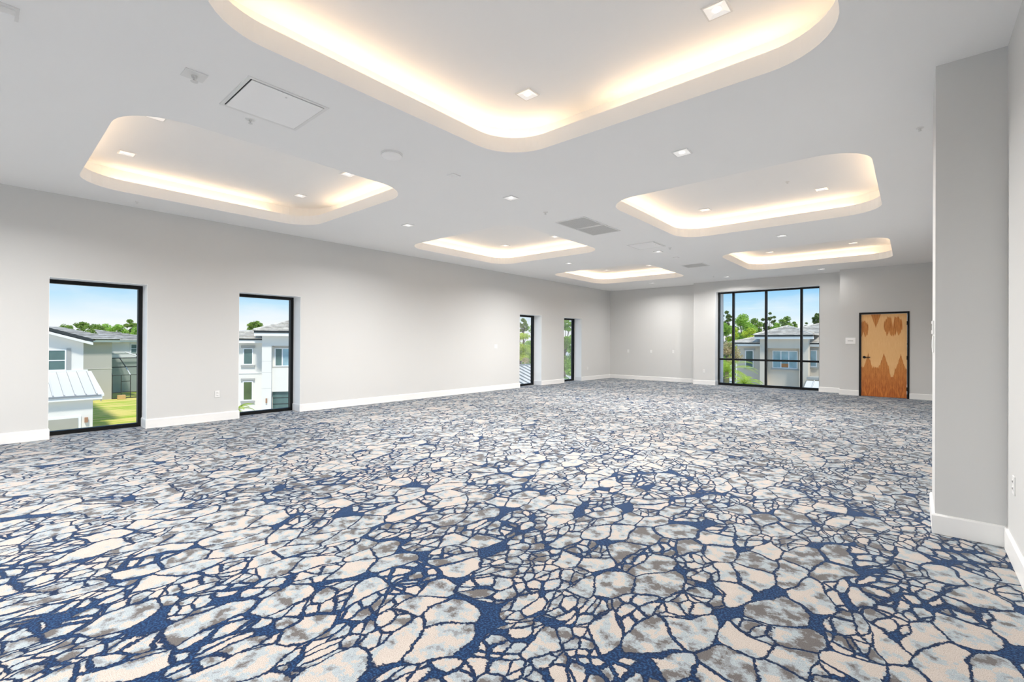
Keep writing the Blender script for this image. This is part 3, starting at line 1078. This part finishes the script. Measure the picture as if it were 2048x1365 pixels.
class House:
    """parts are given in the house's own axes: x along the front, y into the house, z up from the root"""

    def __init__(self, name, loc, rz, label):
        self.o = empty(name, loc, rz)
        tag(self.o, label, 'house')

    def box(self, name, mat, x0, x1, y0, y1, z0, z1, parent=None):
        return MB().box(x0, x1, y0, y1, z0, z1).build(name, mat, parent or self.o)

    def window(self, x0, x1, y, z0, z1, glass, lights=1, rail=None, head=True, sill=True, name='window'):
        """white frame standing proud of the wall face at y, panes inside, grey head and sill trims"""
        t = 0.07
        m = MB()
        out = [(x0, z0), (x1, z0), (x1, z1), (x0, z1)]
        inn = [(x0 + t, z0 + t), (x1 - t, z0 + t), (x1 - t, z1 - t), (x0 + t, z1 - t)]
        vs = [(x, y + 0.01, z) for x, z in out] + [(x, y - 0.06, z) for x, z in out] + [(x, y - 0.06, z) for x, z in inn] + [(x, y + 0.01, z) for x, z in inn]
        fs = []
        for q in range(3):
            for k in range(4):
                fs.append((q * 4 + k, q * 4 + (k + 1) % 4, q * 4 + 4 + (k + 1) % 4, q * 4 + 4 + k))
        w = m.add(vs, fs).build(name, vinyl_m, self.o)
        xs = [x0 + t + (x1 - x0 - 2 * t) * k / lights for k in range(lights + 1)]
        for k in range(lights):
            a = xs[k] + (0.035 if k else 0)
            b = xs[k + 1] - (0.035 if k < lights - 1 else 0)
            gl = glass[k] if isinstance(glass, (list, tuple)) else glass
            MB().box(a, b, y - 0.028, y - 0.012, z0 + t, z1 - t).build('pane', gl, w)
            if k:
                MB().box(xs[k] - 0.035, xs[k] + 0.035, y - 0.055, y - 0.01, z0 + t, z1 - t).build('glazing_bar', vinyl_m, w)
            if rail:
                MB().box(a, b, y - 0.055, y - 0.03, rail - 0.03, rail + 0.03).build('glazing_bar', vinyl_m, w)
        if head:
            MB().box(x0 - 0.12, x1 + 0.12, y - 0.10, y - 0.001, z1 + 0.03, z1 + 0.19).build('window_head', housetrim_m, self.o)
        if sill:
            MB().box(x0 - 0.12, x1 + 0.12, y - 0.12, y - 0.001, z0 - 0.14, z0 - 0.01).build('window_sill', housetrim_m, self.o)
        return w

    def slope(self, e0, e1, t0, t1, n, mat, name='roof_slope', lip=0.12):
        """tiled slope: eave edge e0-e1 up to top edge t0-t1 in n stepped courses, one connected mesh"""
        e0, e1, t0, t1 = map(Vector, (e0, e1, t0, t1))
        vs, fs = [], []
        th = Vector((0, 0, 0.045))
        up = Vector((0, 0, lip))
        for k in range(n):
            a, b = k / n, (k + 1) / n
            ov = -0.35 / n                      # each course oversails the one below and throws a shadow line on it
            lo0, lo1, hi0, hi1 = e0.lerp(t0, a + ov), e1.lerp(t1, a + ov), e0.lerp(t0, b), e1.lerp(t1, b)
            j = len(vs)
            vs += [lo0 + up, lo1 + up, hi0 + up * 0.2, hi1 + up * 0.2, lo0 + up - th, lo1 + up - th, e0.lerp(t0, a), e1.lerp(t1, a)]
            fs += [(j, j + 1, j + 3, j + 2), (j, j + 4, j + 5, j + 1), (j + 4, j + 6, j + 7, j + 5)]
            if k:
                fs.append((j - 6, j - 5, j + 7, j + 6))
        return MB().add(vs, fs).build(name, mat, self.o)

    def hip(self, x0, x1, y0, y1, z, pitch, n, mat, cap=True):
        h = min(x1 - x0, y1 - y0) / 2
        if (x1 - x0) >= (y1 - y0):
            ra, rb = (x0 + h, y0 + h, z + pitch * h), (x1 - h, y0 + h, z + pitch * h)
        else:
            ra, rb = (x0 + h, y0 + h, z + pitch * h), (x0 + h, y1 - h, z + pitch * h)
        c = [(x0, y0, z), (x1, y0, z), (x1, y1, z), (x0, y1, z)]
        if (x1 - x0) >= (y1 - y0):
            self.slope(c[0], c[1], ra, rb, n, mat)
            self.slope(c[2], c[3], rb, ra, n, mat)
            self.slope(c[3], c[0], ra, ra, n, mat)
            self.slope(c[1], c[2], rb, rb, n, mat)
        else:
            self.slope(c[0], c[1], ra, ra, n, mat)
            self.slope(c[2], c[3], rb, rb, n, mat)
            self.slope(c[3], c[0], rb, ra, n, mat)
            self.slope(c[1], c[2], ra, rb, n, mat)
        if cap:
            m = MB()
            for a, b in ((c[0], ra), (c[1], rb if (x1 - x0) >= (y1 - y0) else ra)):
                mm = MB()
                mm.bar(Vector(a) + Vector((0, 0, 0.06)), Vector(b) + Vector((0, 0, 0.06)), 0.10, 6)
                mm.build('ridge_cap', mat, self.o)

    def eave(self, x0, x1, y, z, d=0.12):
        """dark gutter over a white fascia along a front edge"""
        self.box('gutter', gutter_m, x0, x1, y - 0.10, y + 0.05, z - 0.03, z + 0.11)
        self.box('fascia', soffit_m, x0, x1, y - 0.06, y + 0.45, z - 0.03 - 0.22, z - 0.03)


def seam_roof(parent, x0, x1, y_top, z_top, y_eave, z_eave, n, mat=None):
    """standing seam panels, each a pan with one raised rib; y runs away from the house towards negative"""
    w = (x1 - x0) / n
    d = Vector((0, y_eave - y_top, z_eave - z_top))
    nrm = Vector((1, 0, 0)).cross(d).normalized()
    if nrm.z < 0:
        nrm = -nrm
    vs = []
    t, rw, rh = 0.03, 0.05, 0.08
    prof = [(0.012, 0), (w - rw, 0), (w - rw, rh), (w, rh), (w, -t), (0.012, -t)]
    for base in (Vector((0, y_top, z_top)), Vector((0, y_eave, z_eave))):
        for (px, ph) in prof:
            vs.append(base + Vector((px, 0, 0)) + nrm * ph)
    k = len(prof)
    fs = [(i, (i + 1) % k, k + (i + 1) % k, k + i) for i in range(k)] + [tuple(range(k)), tuple(range(k, 2 * k))]
    m0 = MB().add(vs, fs).build('roof_panel', mat or metalroof_m, parent, (x0, 0, 0))
    r0 = MB().add([Vector((w - rw - 0.004, y_top, z_top)) + nrm * 0.002, Vector((w - rw - 0.004, y_top, z_top)) + nrm * rh,
                   Vector((w - rw - 0.004, y_eave, z_eave)) + nrm * rh, Vector((w - rw - 0.004, y_eave, z_eave)) + nrm * 0.002,
                   Vector((w - rw, y_top, z_top)) + nrm * 0.002, Vector((w - rw, y_top, z_top)) + nrm * rh,
                   Vector((w - rw, y_eave, z_eave)) + nrm * rh, Vector((w - rw, y_eave, z_eave)) + nrm * 0.002],
                  [(0, 1, 2, 3), (4, 5, 6, 7), (0, 1, 5, 4), (1, 2, 6, 5), (2, 3, 7, 6), (3, 0, 4, 7)]).build('seam', seam_m, m0)
    for i in range(1, n):
        p = link('roof_panel', m0.data, parent, (x0 + i * w, 0, 0))
        link('seam', r0.data, p)


# ---- house A beyond the nearest window: front faces +X; own x runs along world +Y, own y into -X
A = House('white_house', (-42.0, 0.0, GZ), PI / 2, 'white two storey house with metal porch roof beyond the nearest window')
zg = -GZ                                  # eye level floor seen from the house base


def za(z):
    return z - GZ


A.box('wall', stucco_m, -6.0, 4.63, 0.0, 14.0, 0.0, za(1.10))
# gable top of the front wing follows the rake
rk = 0.335
gv = [(-6.0, 0.0, za(1.10)), (4.63, 0.0, za(1.10)), (4.63, 0.0, za(1.39)), (0.2, 0, za(1.39 + 4.43 * rk)), (-6.0, 0, za(1.39 + 4.43 * rk - 6.2 * rk + 1.2))]
gv2 = [(x, 14.0, z) for x, _, z in gv]
MB().add(gv + gv2, [(0, 1, 2, 3, 4), (5, 6, 7, 8, 9), (0, 1, 6, 5), (1, 2, 7, 6), (2, 3, 8, 7), (3, 4, 9, 8), (4, 0, 5, 9)]).build('gable', stucco_m, A.o)
A.slope((5.05, -0.5, za(1.36)), (5.05, 15.0, za(1.36)), (0.2, -0.5, za(1.36 + 4.85 * rk)), (0.2, 15.0, za(1.36 + 4.85 * rk)), 14, tile_grey_m)
m = MB()
for dz, mt, nm, y0, y1 in ((0.02, gutter_m, 'gutter', -0.56, -0.44), (-0.20, soffit_m, 'fascia', -0.54, -0.02)):
    h = 0.20 if nm == 'gutter' else 0.16
    a, b = (5.05, za(1.36)), (0.2, za(1.36 + 4.85 * rk))
    vs = []
    for y in (y0, y1):
        vs += [(a[0], y, a[1] + dz - h / 2), (b[0], y, b[1] + dz - h / 2), (b[0], y, b[1] + dz + h / 2), (a[0], y, a[1] + dz + h / 2)]
    MB().add(vs, [(0, 1, 2, 3), (4, 5, 6, 7), (0, 1, 5, 4), (1, 2, 6, 5), (2, 3, 7, 6), (3, 0, 4, 7)]).build(nm, mt, A.o)
A.window(2.30, 3.80, 0.0, za(-0.60), za(0.78), far_glass_m, 1, rail=za(0.07), head=False, sill=False)
A.box('window_trim', housetrim_m, 3.82, 4.02, -0.05, -0.001, za(-0.62), za(0.85))
# porch wing with the standing seam roof
A.box('porch_wall', stucco_m, -4.0, 4.66, -3.8, -0.001, 0.0, za(-2.05))
seam_roof(A.o, -0.92, 4.82, -0.02, za(-0.70), -4.1, za(-1.93), 12)
A.box('roof_flashing', soffit_m, -2.0, 4.85, -0.10, -0.002, za(-0.72), za(-0.58))
hx = MB()
hx.add([(4.80, -0.02, za(-0.68)), (5.02, -0.02, za(-0.68)), (5.14, -4.15, za(-1.93)), (4.86, -4.15, za(-1.93)),
        (4.80, -0.02, za(-0.80)), (5.02, -0.02, za(-0.80)), (5.14, -4.15, za(-2.05)), (4.86, -4.15, za(-2.05))],
       [(0, 1, 2, 3), (4, 5, 6, 7), (0, 1, 5, 4), (1, 2, 6, 5), (2, 3, 7, 6), (3, 0, 4, 7)]).build('roof_edge', soffit_m, A.o)
A.box('gutter', seam_m, -2.0, 5.0, -4.22, -4.08, za(-2.03), za(-1.95))
A.box('fascia', soffit_m, -2.0, 5.05, -4.16, -3.55, za(-2.22), za(-2.03))
A.box('garage_trim', soffit_m, 1.6, 4.12, -3.86, -3.801, 0.0, za(-3.19))
A.box('garage_door', garage_m, 1.6, 3.99, -3.90, -3.861, 0.0, za(-3.30))
A.box('wall_lamp', copper_m, 4.28, 4.43, -3.96, -3.801, za(-3.62), za(-3.32))

# the grey part farther back
G = House('grey_house', (-60.0, 0.0, GZ), PI / 2, 'grey walled house behind the white house beyond the nearest window')
G.box('wall', grey_stucco_m, 3.0, 8.70, 0.0, 6.2, 0.0, za(1.26))
G.box('floor_band', flat('grey_band', (0.56, 0.54, 0.51), 0.8), 3.0, 8.72, -0.03, -0.001, za(-1.42), za(-1.34))
G.slope((3.0, -0.6, za(1.50)), (9.20, -0.6, za(1.50)), (3.0, 5.4, za(2.72)), (5.2, 5.4, za(2.72)), 8, tile_grey_m)
G.slope((9.20, -0.6, za(1.50)), (9.20, 6.3, za(1.50)), (5.2, 5.4, za(2.72)), (5.2, 5.4, za(2.72)), 8, tile_grey_m)
G.eave(3.0, 9.20, -0.6, za(1.46))
Q = House('rear_house', (-67.2, 0.0, GZ), PI / 2, 'white upper storey behind the pool cage in the nearest window')
Q.box('wall', stucco_m, 8.75, 14.0, 0.0, 7.0, 0.0, za(1.26))
Q.slope((8.8, -0.5, za(1.45)), (14.4, -0.5, za(1.45)), (8.8, 4.8, za(2.66)), (10.4, 4.8, za(2.4)), 7, tile_grey_m)
Q.box('fascia', soffit_m, 8.8, 14.4, -0.6, 0.0, za(1.22), za(1.42))
Q.window(11.35, 11.95, 0.0, za(-0.12), za(1.0), far_glass_m, 1, rail=za(0.45), head=False, sill=False)
G.box('wall_vent', soffit_m, 6.95, 7.35, -0.22, -0.001, za(-2.55), za(-2.25))

# pool cage in front of it
cage = empty('pool_cage', (-60.0, 8.72, GZ), PI / 2)
tag(cage, 'dark framed screened pool cage beside the grey house', 'pool cage')
for x in (0.03, 0.72, 1.44, 3.0, 4.5):
    MB().box(x - 0.03, x + 0.03, 0.0, 0.06, 0, 2.35).build('post', cage_m, cage)
for z, x0, x1 in ((2.35, 0.0, 4.6), (0.62, 0.06, 0.69), (1.72, 0.75, 1.41), (0.66, 0.75, 1.41), (0.62, 1.47, 4.5)):
    MB().box(x0, x1, 0.0, 0.06, z - 0.03, z + 0.03).build('beam', cage_m, cage)
MB().box(0.0, 4.6, 0.02, 0.05, 0.0, 0.09).build('beam', cage_m, cage)
for z, y in ((3.05, 1.6), (3.9, 4.2), (4.25, 6.4)):
    MB().box(0.0, 4.8, y, y + 0.08, z, z + 0.10).build('beam', cage_m, cage)
for x, mt in ((0.05, cage_m), (1.44, cage_white_m), (3.1, cage_m), (4.5, cage_m)):
    MB().bar((x, 0.03, 2.35), (x - 0.1, 1.64, 3.08), 0.045, 6).build('rafter', mt, cage)
    MB().bar((x - 0.1, 1.64, 3.08), (x - 0.1, 6.4, 4.3), 0.045, 6).build('rafter', cage_m, cage)
MB().box(0.0, 2.6, 4.2, 4.32, 3.98, 4.36).build('gutter_beam', cage_white_m, cage)
MB().bar((1.55, 3.2, 4.6), (2.9, 1.2, 3.9), 0.07, 6).build('downspout', cage_white_m, cage)
MB().add([(0.03, 0.03, 0), (4.5, 0.03, 0), (4.5, 0.03, 2.35), (0.03, 0.03, 2.35)], [(0, 1, 2, 3)]).build('screen', screen_m, cage)
MB().add([(0.03, 0.03, 2.36), (4.5, 0.03, 2.36), (4.5, 1.64, 3.1), (0.03, 1.64, 3.1), (4.5, 6.4, 4.3), (0.03, 6.4, 4.3)], [(0, 1, 2, 3), (3, 2, 4, 5)]).build('screen', screen_m, cage)
Q.box('patio_wall', flat('pale_green_wall', (0.42, 0.47, 0.45), 0.7), 8.76, 14.0, -0.2, -0.001, 0.0, za(0.0))

bx = MB().box(-0.25, 0.25, -0.3, 0.3, 0, 0.42).build('crate', tan_m, None, (-59.3, 9.35, GZ), bevel=0.03)
tag(bx, 'small tan box on the lawn before the pool cage', 'box')
pst = MB().bar((0, 0, 0), (0, 0, 0.75), 0.05, 8).build('garden_post', housetrim_m, None, (-58.8, 7.75, GZ))
tag(pst, 'short grey post on the lawn against the grey house wall', 'post')
far = House('far_house', (-95.0, 15.3, GZ), PI / 2, 'pale roofed house far behind the lawn trees')
far.box('wall', stucco_m, 0, 9.0, 0, 8, 0, za(1.4))
far.hip(-0.5, 9.5, -0.5, 8.5, za(1.4), 0.3, 6, tile_m, cap=False)

# ---- house B beyond the second window (turned 60 degrees)
B = House('cream_house', (-35.09, 13.27, GZ), R(60), 'cream two storey house with tiled hip roof beyond the second window')
B.box('wall', stucco_m, -7.0, -0.001, 1.2, 9.0, 0, za(1.40))
B.box('bay_pillar', stucco_m, 0.0, 0.61, 0.0, 1.2, 0, za(1.96))
B.box('bay_header', stucco_m, 0.611, 3.6, 0.0, 0.9, za(1.07), za(1.96))
B.box('bay_wall', stucco_m, 0.611, 3.6, 0.55, 1.2, 0, za(1.069))
B.box('bay_apron', stucco_m, 0.611, 3.6, 0.30, 0.549, za(-2.27), za(-0.56))
B.box('bay_pillar', stucco_m, 3.61, 4.2, 0.0, 1.2, 0, za(1.96))
B.box('house_body', stucco_m, 0.0, 4.2, 1.201, 9.0, 0, za(1.96))
for z in (-0.05, -0.85, -2.0):
    B.box('plaster_joint', housetrim_m, -0.004, 0.612, -0.004, 0.2, za(z), za(z + 0.012))
B.window(0.74, 1.76, 0.55, za(-0.45), za(0.90), [far_glass_m, far_glass_blue_m], 2, head=False, sill=True)
B.window(2.2, 3.2, 0.55, za(-0.45), za(0.90), far_glass_m, 2, head=False, sill=True)
B.box('shade_header', grey_stucco_m, 0.612, 3.6, 0.35, 0.549, za(0.98), za(1.068))
B.box('garage_glass', far_glass_m, 0.65, 3.55, 0.46, 0.549, 0.05, za(-2.30))
for z in (-2.75, -3.2, -3.65):
    B.box('glass_bar', cage_m, 0.65, 3.55, 0.44, 0.459, za(z), za(z + 0.04))
B.window(-1.42, -0.76, 1.2, za(-0.34), za(0.88), far_glass_m, 1)
B.window(-1.42, -0.76, 1.2, za(-2.95), za(-1.52), far_glass_green_m, 1)
B.box('floor_band', soffit_m, -7.0, -0.002, 1.16, 1.199, za(-0.98), za(-0.92))
B.box('wall_lamp', copper_m, 0.27, 0.36, -0.10, -0.001, za(-3.02), za(-2.70))
B.eave(-7.3, -0.02, 0.75, za(1.50))
B.slope((-7.3, 0.7, za(1.56)), (-0.02, 0.7, za(1.56)), (-3.2, 2.4, za(1.98)), (-0.02, 3.2, za(2.30)), 6, tile_m)
B.eave(-0.42, 4.6, -0.45, za(2.02))
B.hip(-0.45, 4.65, -0.5, 9.4, za(2.12), 0.36, 8, tile_m)

# ---- house C beyond the big window, front facing -Y
Cx = House('beige_house', (0.0, 48.0, GZ), 0.0, 'beige house with pillared bay and tiled roofs beyond the big window')
Cx.box('bay_pillar', beige_stucco_m, -10.81, -10.26, 0.0, 1.0, 0, za(2.06))
Cx.box('bay_pillar', beige_stucco_m, -7.62, -6.97, 0.0, 1.0, 0, za(2.06))
Cx.box('bay_header', beige_stucco_m, -10.259, -7.621, 0.0, 0.8, za(1.0), za(2.06))
Cx.box('bay_wall', beige_stucco_m, -10.259, -7.621, 0.7, 1.4, 0, za(0.999))
Cx.box('wall', beige_stucco_m, -13.2, -10.811, 1.5, 9.0, 0, za(1.36))
Cx.box('wall', beige_stucco_m, -6.969, 1.5, 1.5, 9.0, 0, za(1.36))
Cx.box('house_body', beige_stucco_m, -10.81, -6.97, 1.401, 9.0, 0, za(2.06))
tri = Cx.window(-9.90, -7.86, 0.70, za(-0.86), za(0.78), [far_glass_blue_m, far_glass_blue_m, far_glass_blue_m], 3, head=False)
lampw = Cx.box('lit_shelf', brown_m, -9.18, -8.58, 0.655, 0.672, za(-0.75), za(-0.42))
Cx.window(-12.44, -11.70, 1.5, za(-0.96), za(0.76), far_glass_m, 1)
Cx.window(-7.22, -6.50, 1.5, za(-0.65), za(0.85), far_glass_blue_m, 1)
Cx.window(-4.8, -3.6, 1.5, za(-0.65), za(0.85), far_glass_blue_m, 2)
Cx.eave(-11.18, -6.55, -0.35, za(2.10))
Cx.hip(-11.2, -6.53, -0.4, 6.0, za(2.20), 0.36, 7, tile_m)
Cx.eave(-13.5, -10.82, 0.95, za(1.42))
Cx.eave(-6.96, 2.0, 0.95, za(1.42))
Cx.hip(-13.55, 6.0, 0.9, 14.5, za(1.50), 0.29, 14, tile_m)
# low wing roof and porch right of the bay
Cx.box('low_roof', conc_m, -6.9, 1.0, -1.2, 1.49, za(-1.65), za(-1.45))
Cx.box('low_wall', beige_stucco_m, -6.9, 1.0, -1.0, 1.49, 0, za(-1.651))
seam_roof(Cx.o, -6.9, 0.9, -1.2, za(-1.75), -4.4, za(-2.95), 13)

# ---- porch with a white metal roof seen through the third window
Pv = House('porch_pavilion', (-19.6, 17.0, GZ), PI / 2, 'low porch with white standing seam roof beyond the third window')
Pv.box('wall', stucco_m, 0.0, 8.0, -2.6, 0.4, 0.0, za(-1.45))
seam_roof(Pv.o, 0.0, 8.0, 0.0, za(-0.12), -3.3, za(-1.30), 15)
Pv.box('ridge_flashing', seam_m, 0.0, 8.0, -0.05, 0.25, za(-0.20), za(-0.06))
Pv.box('fascia', soffit_m, 0.0, 8.0, -3.4, -3.25, za(-1.55), za(-1.33))


# ------------------------------------------------------------------ trees
def leaf_cloud(rng, clumps, n, size, mat, name, parent, droop=0.0):
    """leaf quads scattered through the given clumps (centre, radius)"""
    vs, fs = [], []
    wts = [c[1] ** 2 for c in clumps]
    for _ in range(n):
        c, r = rng.choices(clumps, wts)[0]
        p = Vector((rng.gauss(0, 0.5), rng.gauss(0, 0.5), rng.gauss(0, 0.5)))
        if p.length > 1.0:
            p.normalize()
        pos = Vector(c) + Vector((p.x * r, p.y * r, p.z * r * 0.8))
        a = Vector((rng.gauss(0, 1), rng.gauss(0, 1), rng.gauss(0, 0.6) - droop)).normalized()
        b = a.cross(Vector((rng.gauss(0, 1), rng.gauss(0, 1), rng.gauss(0, 1)))).normalized()
        s = size * rng.uniform(0.6, 1.3)
        k = len(vs)
        vs += [pos - a * s, pos + b * s * 0.5, pos + a * s, pos - b * s * 0.5]
        fs.append((k, k + 1, k + 2, k + 3))
    me = bpy.data.meshes.new(name)
    me.from_pydata(vs, [], fs)
    me.materials.append(mat)
    o = link(name, me, parent)
    o['kind'] = 'stuff'
    return o


def tree(x, y, top, radius, low, mat, label, n=900, size=0.22, seed=0, airy=0.0, group=None, name='leafy_tree'):
    """trunk with forking branches and a crown of leaf clumps between heights low and top (world z)"""
    rng = random.Random(seed)
    o = empty(name, (x, y, GZ))
    tag(o, label, 'tree', group)
    h0, h1 = low - GZ, top - GZ
    tr = MB()
    tr.bar((0, 0, 0), (0.1 * rng.uniform(-1, 1), 0.1, h0 + 0.35 * (h1 - h0)), 0.05 * radius + 0.10, 7, 0.03 * radius + 0.05)
    tr.build('trunk', bark_m, o)
    clumps = []
    k = 13
    for i in range(k):
        a = 2 * PI * i / k + rng.uniform(-0.4, 0.4)
        hh = h0 + (h1 - h0) * rng.uniform(0.12, 0.85)
        f = math.sqrt(max(0.05, 1 - abs((hh - (h0 + h1) / 2) / ((h1 - h0) / 2)) ** 2))
        rr = radius * rng.uniform(0.35, 0.75) * f
        cr = radius * rng.uniform(0.30, 0.50) * (1 - 0.5 * airy)
        clumps.append(((rr * math.cos(a), rr * math.sin(a), hh), cr))
        MB().bar((0, 0, h0 + 0.25 * (hh - h0)), (rr * math.cos(a), rr * math.sin(a), hh), 0.035 * radius + 0.02, 5, 0.015).build('branch', bark_m, o)
    clumps.append(((0, 0, h1 - radius * 0.35), radius * 0.40 * (1 - 0.3 * airy)))
    leaf_cloud(rng, clumps, n, size, mat, 'foliage', o)
    return o


def street(u, d):
    """plan point u metres right of and d metres ahead along the street that the far windows look down"""
    return (u * math.cos(YAW) - d * math.sin(YAW), u * math.sin(YAW) + d * math.cos(YAW))


def at(px, py, d):
    """point measured in the photograph at distance d, as (x, y, z)"""
    y0 = 685.5 + 0.0055 * (px - 1024)
    x, y = street((px - 1024) / FPX * d, d)
    return x, y, EYE + (y0 - py) / FPX * d


TREES = [
    # px, top, half width px, bottom, distance, material, airy, leaves, label
    (128, 648, 15, 676, 92, leaf_dark, 0.2, 700, 'dark tree above the white house roof, leftmost in the nearest window'),
    (163, 643, 13, 674, 96, leaf_dark, 0.4, 600, 'dark spiky tree second from left above the grey house roof'),
    (188, 648, 16, 676, 90, leaf_dark, 0.0, 800, 'dark rounded tree third from left above the grey house roof'),
    (212, 647, 14, 678, 104, leaf_mid, 0.0, 800, 'mid green rounded tree in the middle of the nearest window'),
    (236, 649, 13, 678, 86, leaf_mid, 0.0, 800, 'mid green low tree left of the tallest in the nearest window'),
    (260, 638, 15, 676, 100, leaf_dark, 0.35, 800, 'tall airy tree at the right of the nearest window'),
    (281, 652, 14, 680, 90, leaf_mid, 0.0, 700, 'mid green tree at the right edge of the nearest window'),
    (512, 641, 19, 682, 62, leaf_dark, 0.35, 1300, 'dark bushy tree behind the cream house roof'),
    (482, 666, 9, 682, 66, leaf_dark, 0.6, 300, 'small dark treetop behind the low left roof of the cream house'),
    (1046, 636, 13, 668, 52, leaf_dark, 0.7, 700, 'airy treetop against the sky in the third window'),
    (1040, 664, 20, 712, 44, leaf_lime, 0.2, 1600, 'lime green tree at the left in the third window'),
    (1068, 648, 24, 735, 47, leaf_mid, 0.1, 2200, 'mid green leafy tree at the right in the third window'),
    (1130, 634, 22, 700, 46, leaf_mid, 0.5, 1600, 'loose green tree at the top of the fourth window'),
    (1148, 668, 20, 745, 42, leaf_mid, 0.0, 2000, 'dense green tree low in the fourth window'),
    (1118, 660, 18, 760, 34, leaf_dark, 0.2, 1600, 'dark green tree at the left edge of the fourth window'),
    (1453, 621, 12, 662, 82, leaf_pine, 0.75, 520, 'tall thin pine leftmost in the big window'),
    (1447, 645, 17, 712, 70, leaf_mid, 0.1, 1900, 'green tree below the leftmost pine in the big window'),
    (1486, 627, 21, 692, 78, leaf_mid, 0.1, 1900, 'large dense green tree in the second bay of the big window'),
    (1509, 636, 15, 694, 80, leaf_dark, 0.25, 1100, 'darker tree beside the large one in the second bay'),
    (1470, 655, 14, 700, 72, leaf_lime, 0.1, 1200, 'lighter green tree under the large one in the second bay'),
    (1500, 655, 14, 694, 68, leaf_lime, 0.1, 1100, 'lighter green tree just left of the beige house roof'),
    (1526, 636, 10, 676, 84, leaf_pine, 0.6, 500, 'thin pine at the right of the second bay'),
    (1540, 624, 9, 676, 86, leaf_pine, 0.75, 480, 'tall thin pine at the left of the third bay'),
    (1549, 632, 8, 676, 88, leaf_pine, 0.75, 360, 'shorter thin pine beside the tall one in the third bay'),
    (1553, 645, 9, 668, 78, leaf_mid, 0.2, 420, 'small bushy tree low in the third bay'),
    (1574, 632, 15, 668, 80, leaf_dark, 0.3, 900, 'broad dark tree above the beige house roof'),
    (1588, 643, 9, 668, 84, leaf_dark, 0.4, 400, 'small dark tree right of the broad one above the roof'),
    (1634, 626, 12, 662, 82, leaf_pine, 0.6, 700, 'slanting dark pine in the rightmost bay of the big window'),
    (1613, 645, 6, 662, 90, leaf_pine, 0.5, 220, 'tiny treetop left of the slanting pine in the rightmost bay'),
]
for i, (px, tp, hw, bt, d, mt, airy, n, lab) in enumerate(TREES):
    x, y, zt = at(px, tp, d)
    zb = at(px, bt, d)[2]
    tree(x, y, zt, hw / FPX * d * (1.0 if airy > 0.3 else 1.22), zb - (0 if airy > 0.5 else 0.012 * d), mt, lab, int(n * 3.4), 0.0018 * d, seed=20 + i, airy=airy, name='pine_tree' if mt is leaf_pine else 'leafy_tree')

# peach tinted weeping tree left of the beige house
x, y, zt = at(1457, 683, 42)
o = tree(x, y, zt, 1.05, zt - 2.6, leaf_peach, 'weeping tree with peach tinted top left of the beige house', 2600, 0.085, seed=90)
x, y, zt = at(1441, 712, 36)
tree(x, y, zt, 1.0, zt - 3.2, leaf_mid, 'green shrub under the weeping tree', 1800, 0.10, seed=91, name='tall_shrub')


def hedge(px, py, hw, d, label, mat, seed, n=1500):
    x, y, zt = at(px, py, d)
    o = empty('hedge_shrub', (x, y, GZ))
    tag(o, label, 'shrub')
    rng = random.Random(seed)
    h, r = zt - GZ, hw / FPX * d
    MB().bar((0, 0, 0), (0, 0, h * 0.6), 0.06, 6, 0.03).build('stem', bark_m, o)
    cl = [((rng.uniform(-r, r) * 0.6, rng.uniform(-r, r) * 0.6, h * rng.uniform(0.2, 0.8)), r * 0.5) for _ in range(9)] + [((0, 0, h - r * 0.4), r * 0.45)]
    leaf_cloud(rng, cl, n, 0.10, mat, 'foliage', o)


hedge(1139, 738, 16, 36, 'clipped green hedge at the foot of the fourth window', leaf_mid, 5)
hedge(1052, 715, 18, 40, 'brownish shrub above the metal roof in the third window', leaf_peach, 6)


def palm(px, py, d, n, length, label, seed):
    """crown of arching fronds, each a midrib with two rows of leaflets"""
    x, y, z = at(px, py, d)
    o = empty('palm', (x, y, GZ))
    tag(o, label, 'palm')
    rng = random.Random(seed)
    h = z - GZ
    tr = MB()
    tr.lathe([(0.0, 0.0), (0.22, 0.0), (0.15, h * 0.5), (0.17, h * 0.9), (0.10, h), (0.0, h)], 10)
    tr.build('trunk', stem_m, o)
    for i in range(n):
        a = 2 * PI * i / n + rng.uniform(-0.2, 0.2)
        el = rng.uniform(0.15, 1.15)
        dirn = Vector((math.cos(a), math.sin(a), 0))
        pts = []
        p = Vector((0, 0, h))
        ang = el
        for k in range(9):
            pts.append(p.copy())
            p = p + (dirn * math.cos(ang) + Vector((0, 0, math.sin(ang)))) * length / 8
            ang -= 0.21
        m = MB()
        vs, fs = [], []
        side = dirn.cross(Vector((0, 0, 1)))
        for k in range(8):
            for q in range(3):
                c = pts[k].lerp(pts[k + 1], q / 3)
                t = (k + q / 3) / 8
                ll = 0.34 * length * math.sin(PI * min(1, 0.12 + 0.85 * t)) * 0.75
                fw = (pts[k + 1] - pts[k]).normalized()
                for s in (-1, 1):
                    tip = c + (side * s * 0.85 + fw * 0.6) * ll + Vector((0, 0, -0.25 * ll))
                    j = len(vs)
                    vs += [c - fw * 0.022, c + fw * 0.022, tip]
                    fs.append((j, j + 1, j + 2))
        for k in range(9):
            vs += [pts[k] + side * 0.012, pts[k] - side * 0.012]
        b = len(vs) - 18
        for k in range(8):
            fs.append((b + 2 * k, b + 2 * k + 1, b + 2 * k + 3, b + 2 * k + 2))
        me = bpy.data.meshes.new('frond')
        me.from_pydata(vs, [], fs)
        me.materials.append(leaf_palm)
        fo = link('frond', me, o)
        fo['kind'] = 'stuff'


palm(1454, 744, 32, 20, 2.3, 'bright green palm at the lower left of the big window', 3)
palm(1489, 768, 25, 14, 1.25, 'smaller palm right of the bright one before the beige house', 4)
palm(474, 822, 27, 13, 1.15, 'palm at the lower left corner of the second window', 5)
